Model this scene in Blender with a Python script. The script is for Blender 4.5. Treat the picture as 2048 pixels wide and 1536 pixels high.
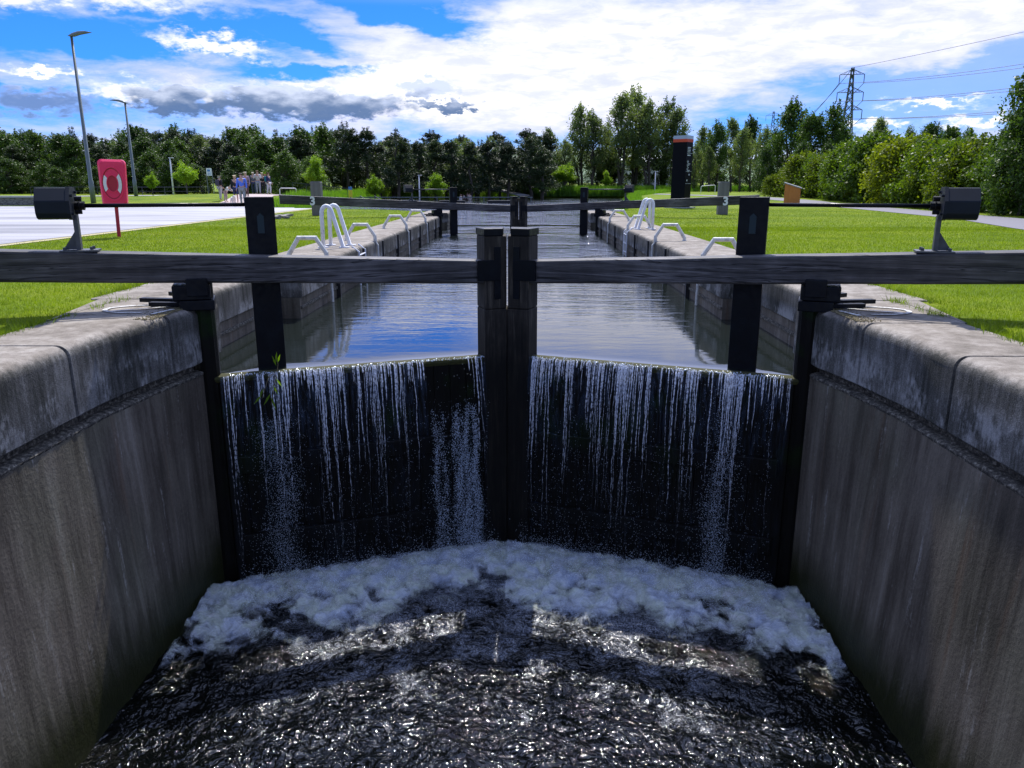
import bpy, bmesh, math, random
import numpy as np
from mathutils import Vector, Matrix, noise
R = math.radians
SC = bpy.context.scene
for o in list(bpy.data.objects): bpy.data.objects.remove(o)
COL = SC.collection
random.seed(7); RNG = np.random.default_rng(11)

# ------------------------------------------------------------ camera
CX, CZ = 0.19, 1.26
cam = bpy.data.objects.new('camera', bpy.data.cameras.new('camera')); COL.objects.link(cam)
cam.data.sensor_width = 36; cam.data.lens = 27.0
cam.data.clip_start = .05; cam.data.clip_end = 9000
cam.location = (CX, 0, CZ); cam.rotation_euler = (R(90-14.6), 0, R(.82))
SC.camera = cam

# ------------------------------------------------------------ light
SUN_EL, SUN_AZ = 56.0, 1.5       # azimuth from +Y towards +X
SC.view_settings.view_transform = 'Standard'; SC.view_settings.look = 'None'
SC.view_settings.exposure = 0.28; SC.view_settings.gamma = 1.0
sd = bpy.data.lights.new('sun', 'SUN'); sd.energy = 4.8; sd.angle = R(.5); sd.color = (1, .955, .88)
sun = bpy.data.objects.new('sun', sd); COL.objects.link(sun)
sdir = Vector((math.sin(R(SUN_AZ))*math.cos(R(SUN_EL)), math.cos(R(SUN_AZ))*math.cos(R(SUN_EL)), math.sin(R(SUN_EL))))
sun.rotation_euler = sdir.to_track_quat('Z', 'Y').to_euler(); sun.location = (0, 0, 30)

# ------------------------------------------------------------ node helpers
class NT:
    def __init__(s, nt): s.nt = nt; s.n = nt.nodes; s.l = nt.links
    def put(s, sock, v):
        if v is None: return
        if isinstance(v, bpy.types.NodeSocket): s.l.new(v, sock)
        elif isinstance(v, (tuple, list)) and sock.type == 'RGBA' and len(v) == 3: sock.default_value = (*v, 1)
        else: sock.default_value = v
    def m(s, op, a, b=None, c=None, clamp=False):
        n = s.n.new('ShaderNodeMath'); n.operation = op; n.use_clamp = clamp
        for i, v in enumerate((a, b, c)): s.put(n.inputs[i], v)
        return n.outputs[0]
    def v(s, op, a, b=None):
        n = s.n.new('ShaderNodeVectorMath'); n.operation = op
        s.put(n.inputs[0], a); s.put(n.inputs[1], b)
        return n.outputs['Value'] if op in ('LENGTH', 'DOT_PRODUCT') else n.outputs[0]
    def mix(s, f, a, b):
        n = s.n.new('ShaderNodeMix'); n.data_type = 'RGBA'
        s.put(n.inputs[0], f); s.put(n.inputs[6], a); s.put(n.inputs[7], b); return n.outputs[2]
    def mul(s, a, b):
        n = s.n.new('ShaderNodeMix'); n.data_type = 'RGBA'; n.blend_type = 'MULTIPLY'
        n.inputs[0].default_value = 1; s.put(n.inputs[6], a); s.put(n.inputs[7], b); return n.outputs[2]
    def noise(s, vec, scale, detail=4, rough=.55, dist=0, color=False):
        n = s.n.new('ShaderNodeTexNoise'); s.put(n.inputs['Vector'], vec)
        n.inputs['Scale'].default_value = scale; n.inputs['Detail'].default_value = detail
        n.inputs['Roughness'].default_value = rough; n.inputs['Distortion'].default_value = dist
        return n.outputs['Color' if color else 'Fac']
    def vor(s, vec, scale, feat='F1', out='Distance'):
        n = s.n.new('ShaderNodeTexVoronoi'); n.feature = feat; s.put(n.inputs['Vector'], vec)
        n.inputs['Scale'].default_value = scale; return n.outputs[out]
    def rng(s, val, a, b, c=0., d=1., smooth=True):
        n = s.n.new('ShaderNodeMapRange'); n.interpolation_type = 'SMOOTHSTEP' if smooth else 'LINEAR'
        n.clamp = True
        s.put(n.inputs[0], val)
        for i, x in enumerate((a, b, c, d)): n.inputs[i+1].default_value = x
        return n.outputs[0]
    def scale(s, vec, k):
        n = s.n.new('ShaderNodeMapping'); s.put(n.inputs[0], vec); n.inputs['Scale'].default_value = k; return n.outputs[0]
    def ramp(s, f, stops):
        n = s.n.new('ShaderNodeValToRGB'); s.put(n.inputs[0], f); e = n.color_ramp.elements
        while len(e) < len(stops): e.new(.5)
        for el, (p, c) in zip(e, stops): el.position = p; el.color = (*c, 1)
        return n.outputs[0]
    def sep(s, vec):
        n = s.n.new('ShaderNodeSeparateXYZ'); s.put(n.inputs[0], vec); return n.outputs
    def comb(s, x, y, z):
        n = s.n.new('ShaderNodeCombineXYZ')
        for i, v in enumerate((x, y, z)): s.put(n.inputs[i], v)
        return n.outputs[0]
    def bump(s, h, strength=.3, dist=.02, normal=None):
        n = s.n.new('ShaderNodeBump'); s.put(n.inputs['Height'], h)
        n.inputs['Strength'].default_value = strength; n.inputs['Distance'].default_value = dist
        if normal is not None: s.put(n.inputs['Normal'], normal)
        return n.outputs[0]
    def pos(s): return s.n.new('ShaderNodeNewGeometry').outputs['Position']
    def nrm(s): return s.n.new('ShaderNodeNewGeometry').outputs['Normal']
    def obj(s): return s.n.new('ShaderNodeTexCoord').outputs['Object']

def mat(name, build=None, color=(.5, .5, .5), rough=.6, metal=0., spec=.5, **kw):
    m = bpy.data.materials.new(name); m.use_nodes = True
    t = NT(m.node_tree); b = m.node_tree.nodes['Principled BSDF']
    b.inputs['Base Color'].default_value = (*color, 1); b.inputs['Roughness'].default_value = rough
    b.inputs['Metallic'].default_value = metal; b.inputs['Specular IOR Level'].default_value = spec
    for k, v in kw.items(): b.inputs[k.replace('_', ' ')].default_value = v
    if build: build(t, b)
    m.diffuse_color = (*color, 1)
    return m

# ------------------------------------------------------------ world
w = bpy.data.worlds.new('World'); SC.world = w; w.use_nodes = True
def build_world():
    t = NT(w.node_tree); t.n.clear()
    out = t.n.new('ShaderNodeOutputWorld')
    sky = t.n.new('ShaderNodeTexSky'); sky.sky_type = 'NISHITA'; sky.sun_disc = False
    sky.sun_elevation = R(SUN_EL); sky.sun_rotation = R(SUN_AZ); sky.air_density = 1.0; sky.dust_density = .2; sky.ozone_density = 3
    d = t.n.new('ShaderNodeTexCoord').outputs['Generated']
    x, y, z = t.sep(d)[:3]
    az = t.m('MULTIPLY', t.m('ARCTAN2', x, y), 57.296)
    el = t.m('MULTIPLY', t.m('ARCSINE', z), 57.296)
    # warped coordinates
    p0 = t.comb(az, t.m('MULTIPLY', el, 2.2), 0)
    wn = t.noise(p0, .16, 5, .6, color=True)
    wv = t.v('MULTIPLY', t.v('SUBTRACT', wn, (.5, .5, .5)), (9, 4.2, 0))
    q = t.v('ADD', t.comb(az, el, 0), wv)
    wn2 = t.noise(p0, .75, 6, .62, color=True)
    q2 = t.v('ADD', t.comb(az, el, 0), t.v('MULTIPLY', t.v('SUBTRACT', wn2, (.5, .5, .5)), (6.0, 2.8, 0)))
    def blob(qq, a, e, ra, re, lo=.35, hi=1.1, tilt=0):
        vv = t.v('SUBTRACT', qq, (a, e, 0))
        if tilt:
            s_ = t.sep(vv); c, s2 = math.cos(R(tilt)), math.sin(R(tilt))
            vx = t.m('ADD', t.m('MULTIPLY', s_[0], c), t.m('MULTIPLY', s_[1], s2))
            vy = t.m('SUBTRACT', t.m('MULTIPLY', s_[1], c), t.m('MULTIPLY', s_[0], s2))
            vv = t.comb(vx, vy, 0)
        l = t.v('LENGTH', t.v('MULTIPLY', vv, (1/ra, 1/re, 0)))
        return t.rng(l, lo, hi, 1, 0)
    def mx(vals):
        r = vals[0]
        for v_ in vals[1:]: r = t.m('MAXIMUM', r, v_)
        return r
    # thin veil with streaks
    rot = t.n.new('ShaderNodeMapping'); t.put(rot.inputs[0], t.comb(az, t.m('MULTIPLY', el, 4.0), 0)); rot.inputs['Rotation'].default_value = (0, 0, R(14))
    st = t.noise(rot.outputs[0], .085, 8, .6, .6)
    st2 = t.noise(rot.outputs[0], .3, 6, .65, .3)
    streak = t.m('ADD', t.m('MULTIPLY', st, .65), t.m('MULTIPLY', st2, .35))
    blue = mx([blob(q, -27, 9.0, 13, 1.5, .2, 1.1, -1), blob(q, -19, 10.2, 9, .9, .2, 1.1, -8),
               blob(q, -8, 11.3, 8.5, 1.3, .2, 1.1, -12), blob(q, -33, 5.3, 5, 1.0), t.m('MULTIPLY', blob(q, 27, 6.3, 9, 1.5, 0, 1.2, 8), .62), t.m('MULTIPLY', blob(q, 25, 3.9, 9, .9, 0, 1.1), .7),
               blob(q, -14, 7.6, 6, .7)])
    white = mx([blob(q, 6, 8.4, 27, 4.2, .35, 1.2, 5), t.m('MULTIPLY', blob(q, 26, 9.5, 14, 2.6, .2, 1.2, 0), .8), blob(q, -2, 5.2, 17, 2.2, .2, 1.2)])
    up = t.rng(el, 12, 20)
    bias = t.m('SUBTRACT', t.m('MULTIPLY', white, .85), t.m('MULTIPLY', blue, 1.05))
    bias = t.m('MULTIPLY', bias, t.m('SUBTRACT', 1, t.m('MULTIPLY', up, .7)))
    veil = t.rng(t.m('ADD', streak, t.m('MULTIPLY', bias, .36)), .33, .70)
    veil = t.m('MAXIMUM', veil, t.m('MAXIMUM', t.m('MULTIPLY', t.rng(az, 12, 26), .42), t.m('MULTIPLY', t.rng(el, 11.4, 13.6), .85)))
    veil = t.m('MULTIPLY', veil, t.rng(el, 22, 45, 1, .35))
    veilc = t.mix(white, (.58, .64, .95), t.mix(t.rng(st2, .35, .62), (.80, .82, 1.0), (1.02, 1.0, 1.04)))
    veilc = t.mix(t.rng(streak, .35, .65), t.mix(.35, veilc, (.42, .50, .85)), veilc)
    # cumulus
    cum = mx([blob(q2, -20.5, 8.6, 5, .85, .3, 1.0, -8), blob(q2, -24, 5.6, 7, 1.0), blob(q2, -15, 5.7, 9, 1.25), blob(q2, -6, 5.2, 4, .9),
              blob(q2, -28, 11.4, 12, 1.3, .2, 1.1), blob(q2, -34, 10.6, 6, 1.0), blob(q2, -31, 6.6, 3.5, .4), blob(q2, 26.5, 4.9, 4.5, .42, .2, 1), blob(q2, 23.5, 3.6, 2.6, .5, .2, 1),
              blob(q2, 29, 3.7, 4, .5, .2, 1.), blob(q2, -9, 7.2, 4.5, 1.0)])
    low = t.rng(el, 1.5, 3.6, 1, 0)
    dark = mx([blob(q2, -23.0, 5.3, 4.6, 1.3), blob(q2, -15.0, 5.2, 9.0, 1.25), blob(q2, -16.5, 6.0, 5, .7), blob(q2, -6.6, 6.4, 3.0, .8, .3, 1), blob(q2, -5.6, 5.3, 3.4, .45, .3, 1),
               t.m('MULTIPLY', blob(q2, -32, 4.9, 7, 1.2), .6), blob(q2, -33, 11.3, 6, .8, .2, 1.1), t.m('MULTIPLY', blob(q2, 24.5, 8.8, 3.5, .42, .1, 1.1), .45)])
    dn = t.noise(t.comb(az, t.m('MULTIPLY', el, 2.5), 0), .8, 6, .6)
    dn2 = t.noise(t.comb(az, t.m('MULTIPLY', el, 2.0), 0), .35, 3, .5)
    dark = t.rng(t.m('MULTIPLY', dark, t.m('MULTIPLY', t.rng(dn, .18, .46, .25, 1), t.rng(dn2, .30, .48, .4, 1))), .10, .75)
    bluec = t.mul(sky.outputs[0], t.mix(t.rng(el, 14, 35), (.15, .56, 1.5), (1.0, 1.3, 1.7)))
    bg = t.n.new('ShaderNodeBackground'); t.put(bg.inputs[0], bluec); bg.inputs[1].default_value = .095
    c1 = t.mix(cum, veilc, (1.0, 1.0, 1.03))
    c1 = t.mix(low, c1, (.80, .84, 1.0))
    c1 = t.mix(t.m('MULTIPLY', dark, .93), c1, t.mix(t.rng(t.m('ADD', t.m('MULTIPLY', t.noise(t.comb(az, t.m('MULTIPLY', el, 2.2), 0), .55, 5, .55), .6), t.m('MULTIPLY', t.rng(el, 4.4, 7.0), .4)), .34, .66), (.07, .15, .33), (.62, .70, .90)))
    fac = mx([veil, cum, t.m('MULTIPLY', low, .85), dark])
    cl = t.n.new('ShaderNodeBackground'); t.put(cl.inputs[0], c1); 
    sdot = t.v('DOT_PRODUCT', d, tuple(sdir))          # clouds glow towards the sun and are duller away from it
    t.put(cl.inputs[1], t.m('ADD', t.rng(sdot, .70, .98, .0, 3.6), t.rng(sdot, -.2, .5, .75, 1.0)))
    ms = t.n.new('ShaderNodeMixShader'); t.put(ms.inputs[0], fac); t.l.new(bg.outputs[0], ms.inputs[1]); t.l.new(cl.outputs[0], ms.inputs[2])
    t.l.new(ms.outputs[0], out.inputs[0])
build_world()

# ------------------------------------------------------------ mesh helpers
def tag(o, label=None, cat=None, group=None, kind=None):
    if label: o['label'] = label
    if cat: o['category'] = cat
    if group: o['group'] = group
    if kind: o['kind'] = kind
    return o
def thing(name, label, cat, loc=(0, 0, 0), rz=0, group=None):
    o = bpy.data.objects.new(name, None); COL.objects.link(o); o.location = loc; o.rotation_euler = (0, 0, rz)
    o.empty_display_size = .2
    return tag(o, label, cat, group)
def link(name, me, parent=None, m=None):
    o = bpy.data.objects.new(name, me); COL.objects.link(o)
    if parent: o.parent = parent
    if m: me.materials.clear(); me.materials.append(m)
    return o
class MB:
    """collects polygons of one part; o = origin subtracted from all coordinates"""
    def __init__(s, o=(0, 0, 0)): s.V = []; s.F = []; s.o = Vector(o)
    def add(s, vs, fs):
        n = len(s.V); s.V += [Vector(v)-s.o for v in vs]; s.F += [tuple(i+n for i in f) for f in fs]; return s
    def box(s, c, d, rz=0, T=None):
        hx, hy, hz = d[0]/2, d[1]/2, d[2]/2
        vs = [Vector((x*hx, y*hy, z*hz)) for z in (-1, 1) for y in (-1, 1) for x in (-1, 1)]
        if rz: M = Matrix.Rotation(rz, 3, 'Z'); vs = [M@v for v in vs]
        vs = [v+Vector(c) for v in vs]
        if T: vs = [T(*v) for v in vs]
        return s.add(vs, [(0, 2, 3, 1), (4, 5, 7, 6), (0, 1, 5, 4), (2, 6, 7, 3), (0, 4, 6, 2), (1, 3, 7, 5)])
    def hexa(s, vs):
        return s.add(vs, [(0, 2, 3, 1), (4, 5, 7, 6), (0, 1, 5, 4), (2, 6, 7, 3), (0, 4, 6, 2), (1, 3, 7, 5)])
    def tube(s, pts, r, n=8, caps=True):
        pts = [Vector(p) for p in pts]; rr = r if isinstance(r, (list, tuple)) else [r]*len(pts)
        vs = []; fs = []; up = None
        for i, p in enumerate(pts):
            a = pts[max(i-1, 0)]; b = pts[min(i+1, len(pts)-1)]; t = (b-a).normalized()
            if up is None: up = Vector((0, 0, 1)) if abs(t.z) < .9 else Vector((0, 1, 0))
            u = t.cross(up).normalized(); v = u.cross(t).normalized(); up = v
            for k in range(n):
                an = 2*math.pi*k/n; vs.append(p+(u*math.cos(an)+v*math.sin(an))*rr[i])
        for i in range(len(pts)-1):
            for k in range(n):
                fs.append((i*n+k, i*n+(k+1) % n, (i+1)*n+(k+1) % n, (i+1)*n+k))
        if caps: fs.append(tuple(range(n))[::-1]); fs.append(tuple(range((len(pts)-1)*n, len(pts)*n)))
        return s.add(vs, fs)
    def loft(s, profs, closed=True, caps=True):
        n = len(profs[0]); vs = [v for p in profs for v in p]; fs = []
        for i in range(len(profs)-1):
            for k in range(n if closed else n-1):
                fs.append((i*n+k, i*n+(k+1) % n, (i+1)*n+(k+1) % n, (i+1)*n+k))
        if caps and closed: fs.append(tuple(range(n))[::-1]); fs.append(tuple(range((len(profs)-1)*n, len(profs)*n)))
        return s.add(vs, fs)
    def build(s, name, m, parent=None, bevel=0, smooth=False, seg=2):
        me = bpy.data.meshes.new(name); me.from_pydata([tuple(v) for v in s.V], [], s.F)
        bm = bmesh.new(); bm.from_mesh(me); bmesh.ops.recalc_face_normals(bm, faces=bm.faces)
        if bevel:
            es = [e for e in bm.edges if len(e.link_faces) == 2 and e.calc_face_angle(0) > .5]
            bmesh.ops.bevel(bm, geom=es, offset=bevel, segments=seg, affect='EDGES', profile=.5)
        bm.to_mesh(me); bm.free()
        if smooth: me.polygons.foreach_set('use_smooth', [True]*len(me.polygons))
        me.materials.append(m)
        o = bpy.data.objects.new(name, me); COL.objects.link(o)
        if parent: o.parent = parent
        return o
def npmesh(name, V, F, smooth=False):
    """V (N,3), F (M,k) numpy"""
    me = bpy.data.meshes.new(name); V = np.asarray(V, np.float32); F = np.asarray(F, np.int32); k = F.shape[1]
    me.vertices.add(len(V)); me.vertices.foreach_set('co', V.ravel())
    me.loops.add(F.size); me.loops.foreach_set('vertex_index', F.ravel())
    me.polygons.add(len(F)); me.polygons.foreach_set('loop_start', np.arange(0, F.size, k, dtype=np.int32))
    me.polygons.foreach_set('loop_total', np.full(len(F), k, np.int32))
    if smooth: me.polygons.foreach_set('use_smooth', np.ones(len(F), bool))
    me.update(calc_edges=True); me.validate(); return me
def gridmesh(name, xs, ys, zf, keep=None, smooth=True):
    X, Y = np.meshgrid(xs, ys); Z = zf(X, Y)
    V = np.stack([X.ravel(), Y.ravel(), Z.ravel()], 1); nx = len(xs); ny = len(ys)
    i, j = np.meshgrid(np.arange(nx-1), np.arange(ny-1)); a = (j*nx+i).ravel()
    F = np.stack([a, a+1, a+nx+1, a+nx], 1)
    if keep is not None:
        cx = (X[:-1, :-1]+X[1:, 1:])/2; cy = (Y[:-1, :-1]+Y[1:, 1:])/2; F = F[keep(cx, cy).ravel()]
    return npmesh(name, V, F, smooth)
def S(a, b, x):
    t = np.clip((x-a)/(b-a), 0, 1); return t*t*(3-2*t)
def vnoise(X, Y, sc, seed=0, oct=3):
    """cheap value noise on numpy arrays"""
    out = np.zeros_like(X, float); amp = 1; tot = 0
    r = np.random.default_rng(seed); T = r.random((257, 257))
    for o in range(oct):
        x = X*sc+o*17.3; y = Y*sc+o*9.1; xi = np.floor(x).astype(int); yi = np.floor(y).astype(int); fx = x-xi; fy = y-yi
        fx = fx*fx*(3-2*fx); fy = fy*fy*(3-2*fy); a = xi % 256; b = yi % 256
        v = (T[a, b]*(1-fx)+T[a+1, b]*fx)*(1-fy)+(T[a, b+1]*(1-fx)+T[a+1, b+1]*fx)*fy
        out += v*amp; tot += amp; amp *= .5; sc *= 2.03
    return out/tot

# ------------------------------------------------------------ materials
def leafmat(name, c1, c2, trans=.45, rough=.5):
    def b(t, p):
        r = t.n.new('ShaderNodeObjectInfo').outputs['Random']
        n = t.noise(t.obj(), 1.3, 3); n2 = t.noise(t.obj(), 9, 2)
        f = t.m('ADD', t.m('MULTIPLY', n, .7), t.m('ADD', t.m('MULTIPLY', n2, .5), t.m('MULTIPLY', r, .35)))
        c = t.mix(t.rng(f, .45, 1.1), c1, c2)
        t.put(p.inputs['Base Color'], c); p.inputs['Roughness'].default_value = rough
        p.inputs['Specular IOR Level'].default_value = .35
        tr = t.n.new('ShaderNodeBsdfTranslucent'); t.put(tr.inputs[0], t.mul(c, (1.25, 1.25, .55)))
        ms = t.n.new('ShaderNodeMixShader'); ms.inputs[0].default_value = trans
        o = t.n['Material Output']; t.l.new(p.outputs[0], ms.inputs[1]); t.l.new(tr.outputs[0], ms.inputs[2]); t.l.new(ms.outputs[0], o.inputs[0])
    return mat(name, b, c1)
M = {}
M['pine'] = leafmat('pine needles', (.016, .032, .012), (.045, .075, .022), .25)
M['decid'] = leafmat('dark leaves', (.025, .055, .010), (.075, .14, .018), .38)
M['birch'] = leafmat('grey green leaves', (.075, .115, .04), (.17, .23, .08), .5)
M['young'] = leafmat('bright leaves', (.13, .24, .012), (.25, .40, .02), .5)
M['hedge'] = leafmat('hedge leaves', (.045, .095, .010), (.14, .22, .012), .45)
M['yellow'] = leafmat('yellow green leaves', (.075, .125, .008), (.19, .235, .012), .48)
M['reed'] = leafmat('reed', (.07, .17, .015), (.16, .32, .02), .45)
M['grassblade'] = leafmat('grass blades', (.08, .145, .004), (.22, .305, .008), .5)
M['bark'] = mat('bark', lambda t, p: (t.put(p.inputs['Base Color'], t.mix(t.noise(t.obj(), 6), (.035, .03, .022), (.12, .10, .08)))), (.08, .07, .05), .9)

def m_grass(t, p):
    P = t.pos(); a = t.noise(P, .35, 4, .6); b = t.noise(P, 14, 4, .7); c = t.noise(P, 90, 2)
    f = t.m('ADD', t.m('MULTIPLY', a, .6), t.m('ADD', t.m('MULTIPLY', b, .3), t.m('MULTIPLY', c, .2)))
    col = t.ramp(f, [(.35, (.055, .10, .003)), (.52, (.12, .185, .004)), (.68, (.22, .265, .008))])
    d = t.vor(P, 2.2); dz = t.m('LESS_THAN', d, .035)
    col = t.mix(t.m('MULTIPLY', dz, .7), col, (.7, .7, .35))
    t.put(p.inputs['Base Color'], col); t.put(p.inputs['Normal'], t.bump(t.m('ADD', b, c), .6, .05))
M['grass'] = mat('lawn', m_grass, (.13, .25, .01), .85, spec=.1)

def m_plaza(t, p):
    P = t.pos(); s_ = t.sep(P)
    n = t.noise(t.scale(P, (.35, 1.2, 1)), .5, 5, .6)
    br = t.m('FRACT', t.m('MULTIPLY', s_[1], .42)); ln = t.m('LESS_THAN', br, .04)
    band = t.noise(t.comb(t.m('MULTIPLY', s_[0], .03), t.m('MULTIPLY', s_[1], .8), 0), 1.0, 5, .7)
    c = t.ramp(t.m('ADD', t.m('MULTIPLY', n, .5), t.m('MULTIPLY', band, .5)), [(.40, (.17, .165, .168)), (.5, (.31, .30, .305)), (.60, (.40, .39, .395))])
    c = t.mix(t.m('MULTIPLY', ln, .5), c, (.2, .2, .2))
    t.put(p.inputs['Base Color'], c); t.put(p.inputs['Normal'], t.bump(t.noise(P, 30, 4), .25, .01))
M['plaza'] = mat('pale paving', m_plaza, (.5, .5, .5), .55)
M['asphalt'] = mat('asphalt', lambda t, p: t.put(p.inputs['Base Color'], t.mix(t.noise(t.pos(), 20, 5), (.10, .095, .11), (.22, .21, .235))), (.15, .15, .15), .8)
M['sand'] = mat('sandy edge', lambda t, p: t.put(p.inputs['Base Color'], t.mix(t.noise(t.pos(), 8, 5), (.28, .25, .10), (.5, .45, .25))), (.4, .35, .2), .9)
M['pinkpath'] = mat('path surface', lambda t, p: t.put(p.inputs['Base Color'], t.mix(t.noise(t.pos(), 4, 5), (.35, .27, .25), (.5, .42, .39))), (.4, .3, .3), .9)

def m_coping(t, p):
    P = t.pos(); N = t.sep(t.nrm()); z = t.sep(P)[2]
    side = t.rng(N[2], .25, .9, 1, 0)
    big = t.noise(P, 1.1, 5, .6); fine = t.noise(P, 22, 6, .7); med = t.noise(P, 5, 5, .65)
    stre = t.noise(t.scale(P, (14, 14, 1.4)), 1.0, 6, .7)
    speck = t.noise(P, 110, 3, .6)
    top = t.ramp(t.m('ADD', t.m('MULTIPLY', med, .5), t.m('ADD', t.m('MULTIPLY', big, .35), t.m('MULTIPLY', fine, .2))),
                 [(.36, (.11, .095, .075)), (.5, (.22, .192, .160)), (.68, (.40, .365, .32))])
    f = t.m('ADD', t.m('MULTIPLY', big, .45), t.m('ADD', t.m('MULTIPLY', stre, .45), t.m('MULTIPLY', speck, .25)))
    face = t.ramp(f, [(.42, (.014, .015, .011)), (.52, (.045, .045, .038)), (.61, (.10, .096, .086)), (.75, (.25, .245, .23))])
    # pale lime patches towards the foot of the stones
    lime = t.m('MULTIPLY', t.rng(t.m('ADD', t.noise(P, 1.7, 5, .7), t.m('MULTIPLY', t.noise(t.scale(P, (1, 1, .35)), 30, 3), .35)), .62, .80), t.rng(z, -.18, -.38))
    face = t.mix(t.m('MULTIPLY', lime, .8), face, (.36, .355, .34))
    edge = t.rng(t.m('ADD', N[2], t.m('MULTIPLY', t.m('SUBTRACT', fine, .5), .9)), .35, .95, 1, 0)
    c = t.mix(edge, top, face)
    c = t.mul(c, t.mix(speck, (.55, .55, .55), (1.4, 1.4, 1.4)))
    t.put(p.inputs['Base Color'], c)
    t.put(p.inputs['Normal'], t.bump(t.m('ADD', t.m('MULTIPLY', fine, .6), t.m('MULTIPLY', speck, .4)), .7, .012))
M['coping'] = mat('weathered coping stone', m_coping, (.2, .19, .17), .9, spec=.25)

def m_wall(t, p):
    P = t.pos(); z = t.sep(P)[2]
    big = t.noise(P, .8, 5, .6); stre = t.noise(t.scale(P, (9, 9, .7)), 1, 7, .7, .4); fine = t.noise(P, 30, 6, .7)
    st3 = t.noise(t.scale(P, (2.6, 2.6, .25)), 1, 5, .6)
    f = t.m('ADD', t.m('MULTIPLY', big, .25), t.m('ADD', t.m('MULTIPLY', stre, .35), t.m('ADD', t.m('MULTIPLY', st3, .4), t.m('MULTIPLY', fine, .12))))
    c = t.ramp(f, [(.38, (.022, .018, .013)), (.50, (.078, .064, .048)), (.60, (.155, .132, .102)), (.72, (.29, .26, .21))])
    c = t.mix(t.rng(t.noise(P, .55, 3), .45, .65), c, t.mul(c, (.95, 1.0, .92)))
    rust = t.rng(t.noise(t.scale(P, (5, 5, .3)), 1, 4), .60, .72)
    c = t.mix(t.m('MULTIPLY', rust, .4), c, (.13, .07, .035))
    lime = t.rng(t.m('ADD', t.noise(t.scale(P, (6, 6, .5)), 1.7, 6, .7), t.m('MULTIPLY', fine, .25)), .72, .86)
    c = t.mix(t.m('MULTIPLY', lime, .7), c, (.40, .38, .34))
    wet = t.rng(t.m('ADD', z, t.m('MULTIPLY', stre, .6)), -2.75, -2.1, 1, 0)
    c = t.mix(wet, c, t.mix(t.noise(P, 12, 4), (.012, .013, .006), (.04, .045, .012)))
    t.put(p.inputs['Base Color'], c); t.put(p.inputs['Roughness'], t.rng(wet, 0, 1, .85, .45))
    t.put(p.inputs['Normal'], t.bump(t.m('ADD', t.m('MULTIPLY', fine, .6), t.m('MULTIPLY', stre, .5)), .8, .02))
M['wall'] = mat('stained lock wall', m_wall, (.1, .09, .08), .85, spec=.3)
M['ledge'] = mat('crumbled ledge', lambda t, p: (t.put(p.inputs['Base Color'], t.ramp(t.noise(t.pos(), 26, 6, .75), [(.4, (.03, .027, .022)), (.52, (.10, .09, .07)), (.66, (.36, .33, .26))])),
                                                 t.put(p.inputs['Normal'], t.bump(t.noise(t.pos(), 30, 5, .7), 1, .03))), (.2, .2, .15), .95)
def m_timber(t, p):
    P = t.obj(); g = t.noise(t.scale(P, (1.2, 9, 30)), 1.0, 6, .65, .5); b = t.noise(P, .9, 4)
    knot = t.noise(P, 7, 4, .6)
    crack = t.rng(t.m('ABSOLUTE', t.m('SUBTRACT', t.noise(t.scale(P, (.35, 1, 7)), 1, 4, .6, .8), .5)), 0, .014, 1, 0)
    c = t.ramp(t.m('ADD', t.m('MULTIPLY', g, .55), t.m('MULTIPLY', b, .45)), [(.36, (.018, .017, .017)), (.5, (.060, .056, .056)), (.64, (.15, .14, .14))])
    c = t.mul(c, t.mix(knot, (.5, .5, .5), (1.5, 1.5, 1.5)))
    c = t.mix(t.m('MULTIPLY', crack, .9), c, (.004, .004, .005))
    t.put(p.inputs['Base Color'], c); t.put(p.inputs['Normal'], t.bump(t.m('SUBTRACT', g, t.m('MULTIPLY', crack, .8)), .6, .012))
M['timber'] = mat('grey oiled timber', m_timber, (.06, .06, .07), .62, spec=.35)
def m_post(t, p):
    P = t.obj(); g = t.noise(t.scale(P, (30, 30, 1.6)), 1, 6, .7, .3); b = t.noise(t.scale(P, (1, 1, .5)), 5, 5)
    c = t.ramp(t.m('ADD', t.m('MULTIPLY', g, .6), t.m('MULTIPLY', b, .4)), [(.38, (.007, .006, .004)), (.52, (.030, .025, .019)), (.66, (.11, .095, .07))])
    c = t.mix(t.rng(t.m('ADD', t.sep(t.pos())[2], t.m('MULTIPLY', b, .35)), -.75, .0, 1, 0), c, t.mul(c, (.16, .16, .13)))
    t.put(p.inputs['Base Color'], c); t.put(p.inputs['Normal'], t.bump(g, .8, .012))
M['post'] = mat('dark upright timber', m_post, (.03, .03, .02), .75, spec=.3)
def m_plank(t, p):
    P = t.pos(); g = t.noise(t.scale(P, (14, 14, 1)), 1, 6, .7); b = t.noise(P, 1.6, 4); z = t.sep(P)[2]
    c = t.mix(g, (.002, .002, .002), (.010, .009, .007))
    moss = t.m('MULTIPLY', t.rng(b, .5, .64), t.rng(z, -2.4, -.9))
    c = t.mix(moss, c, (.008, .020, .003)); t.put(p.inputs['Base Color'], c); t.put(p.inputs['Normal'], t.bump(g, .7, .02))
M['plank'] = mat('wet gate planking', m_plank, (.01, .012, .01), .4, spec=.15)
M['moss'] = mat('moss', lambda t, p: t.put(p.inputs['Base Color'], t.mix(t.noise(t.pos(), 25, 5), (.012, .014, .003), (.06, .06, .006))), (.06, .07, .01), .9)
M['seal'] = mat('weed stained seal', lambda t, p: t.put(p.inputs['Base Color'], t.mix(t.noise(t.pos(), 18, 5), (.08, .065, .03), (.24, .20, .10))), (.2, .17, .1), .9)
M['rustwood'] = mat('brown quoin timber', lambda t, p: t.put(p.inputs['Base Color'], t.mix(t.noise(t.scale(t.pos(), (20, 20, 1)), 1, 5), (.02, .012, .008), (.09, .04, .025))), (.05, .03, .02), .7)
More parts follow.
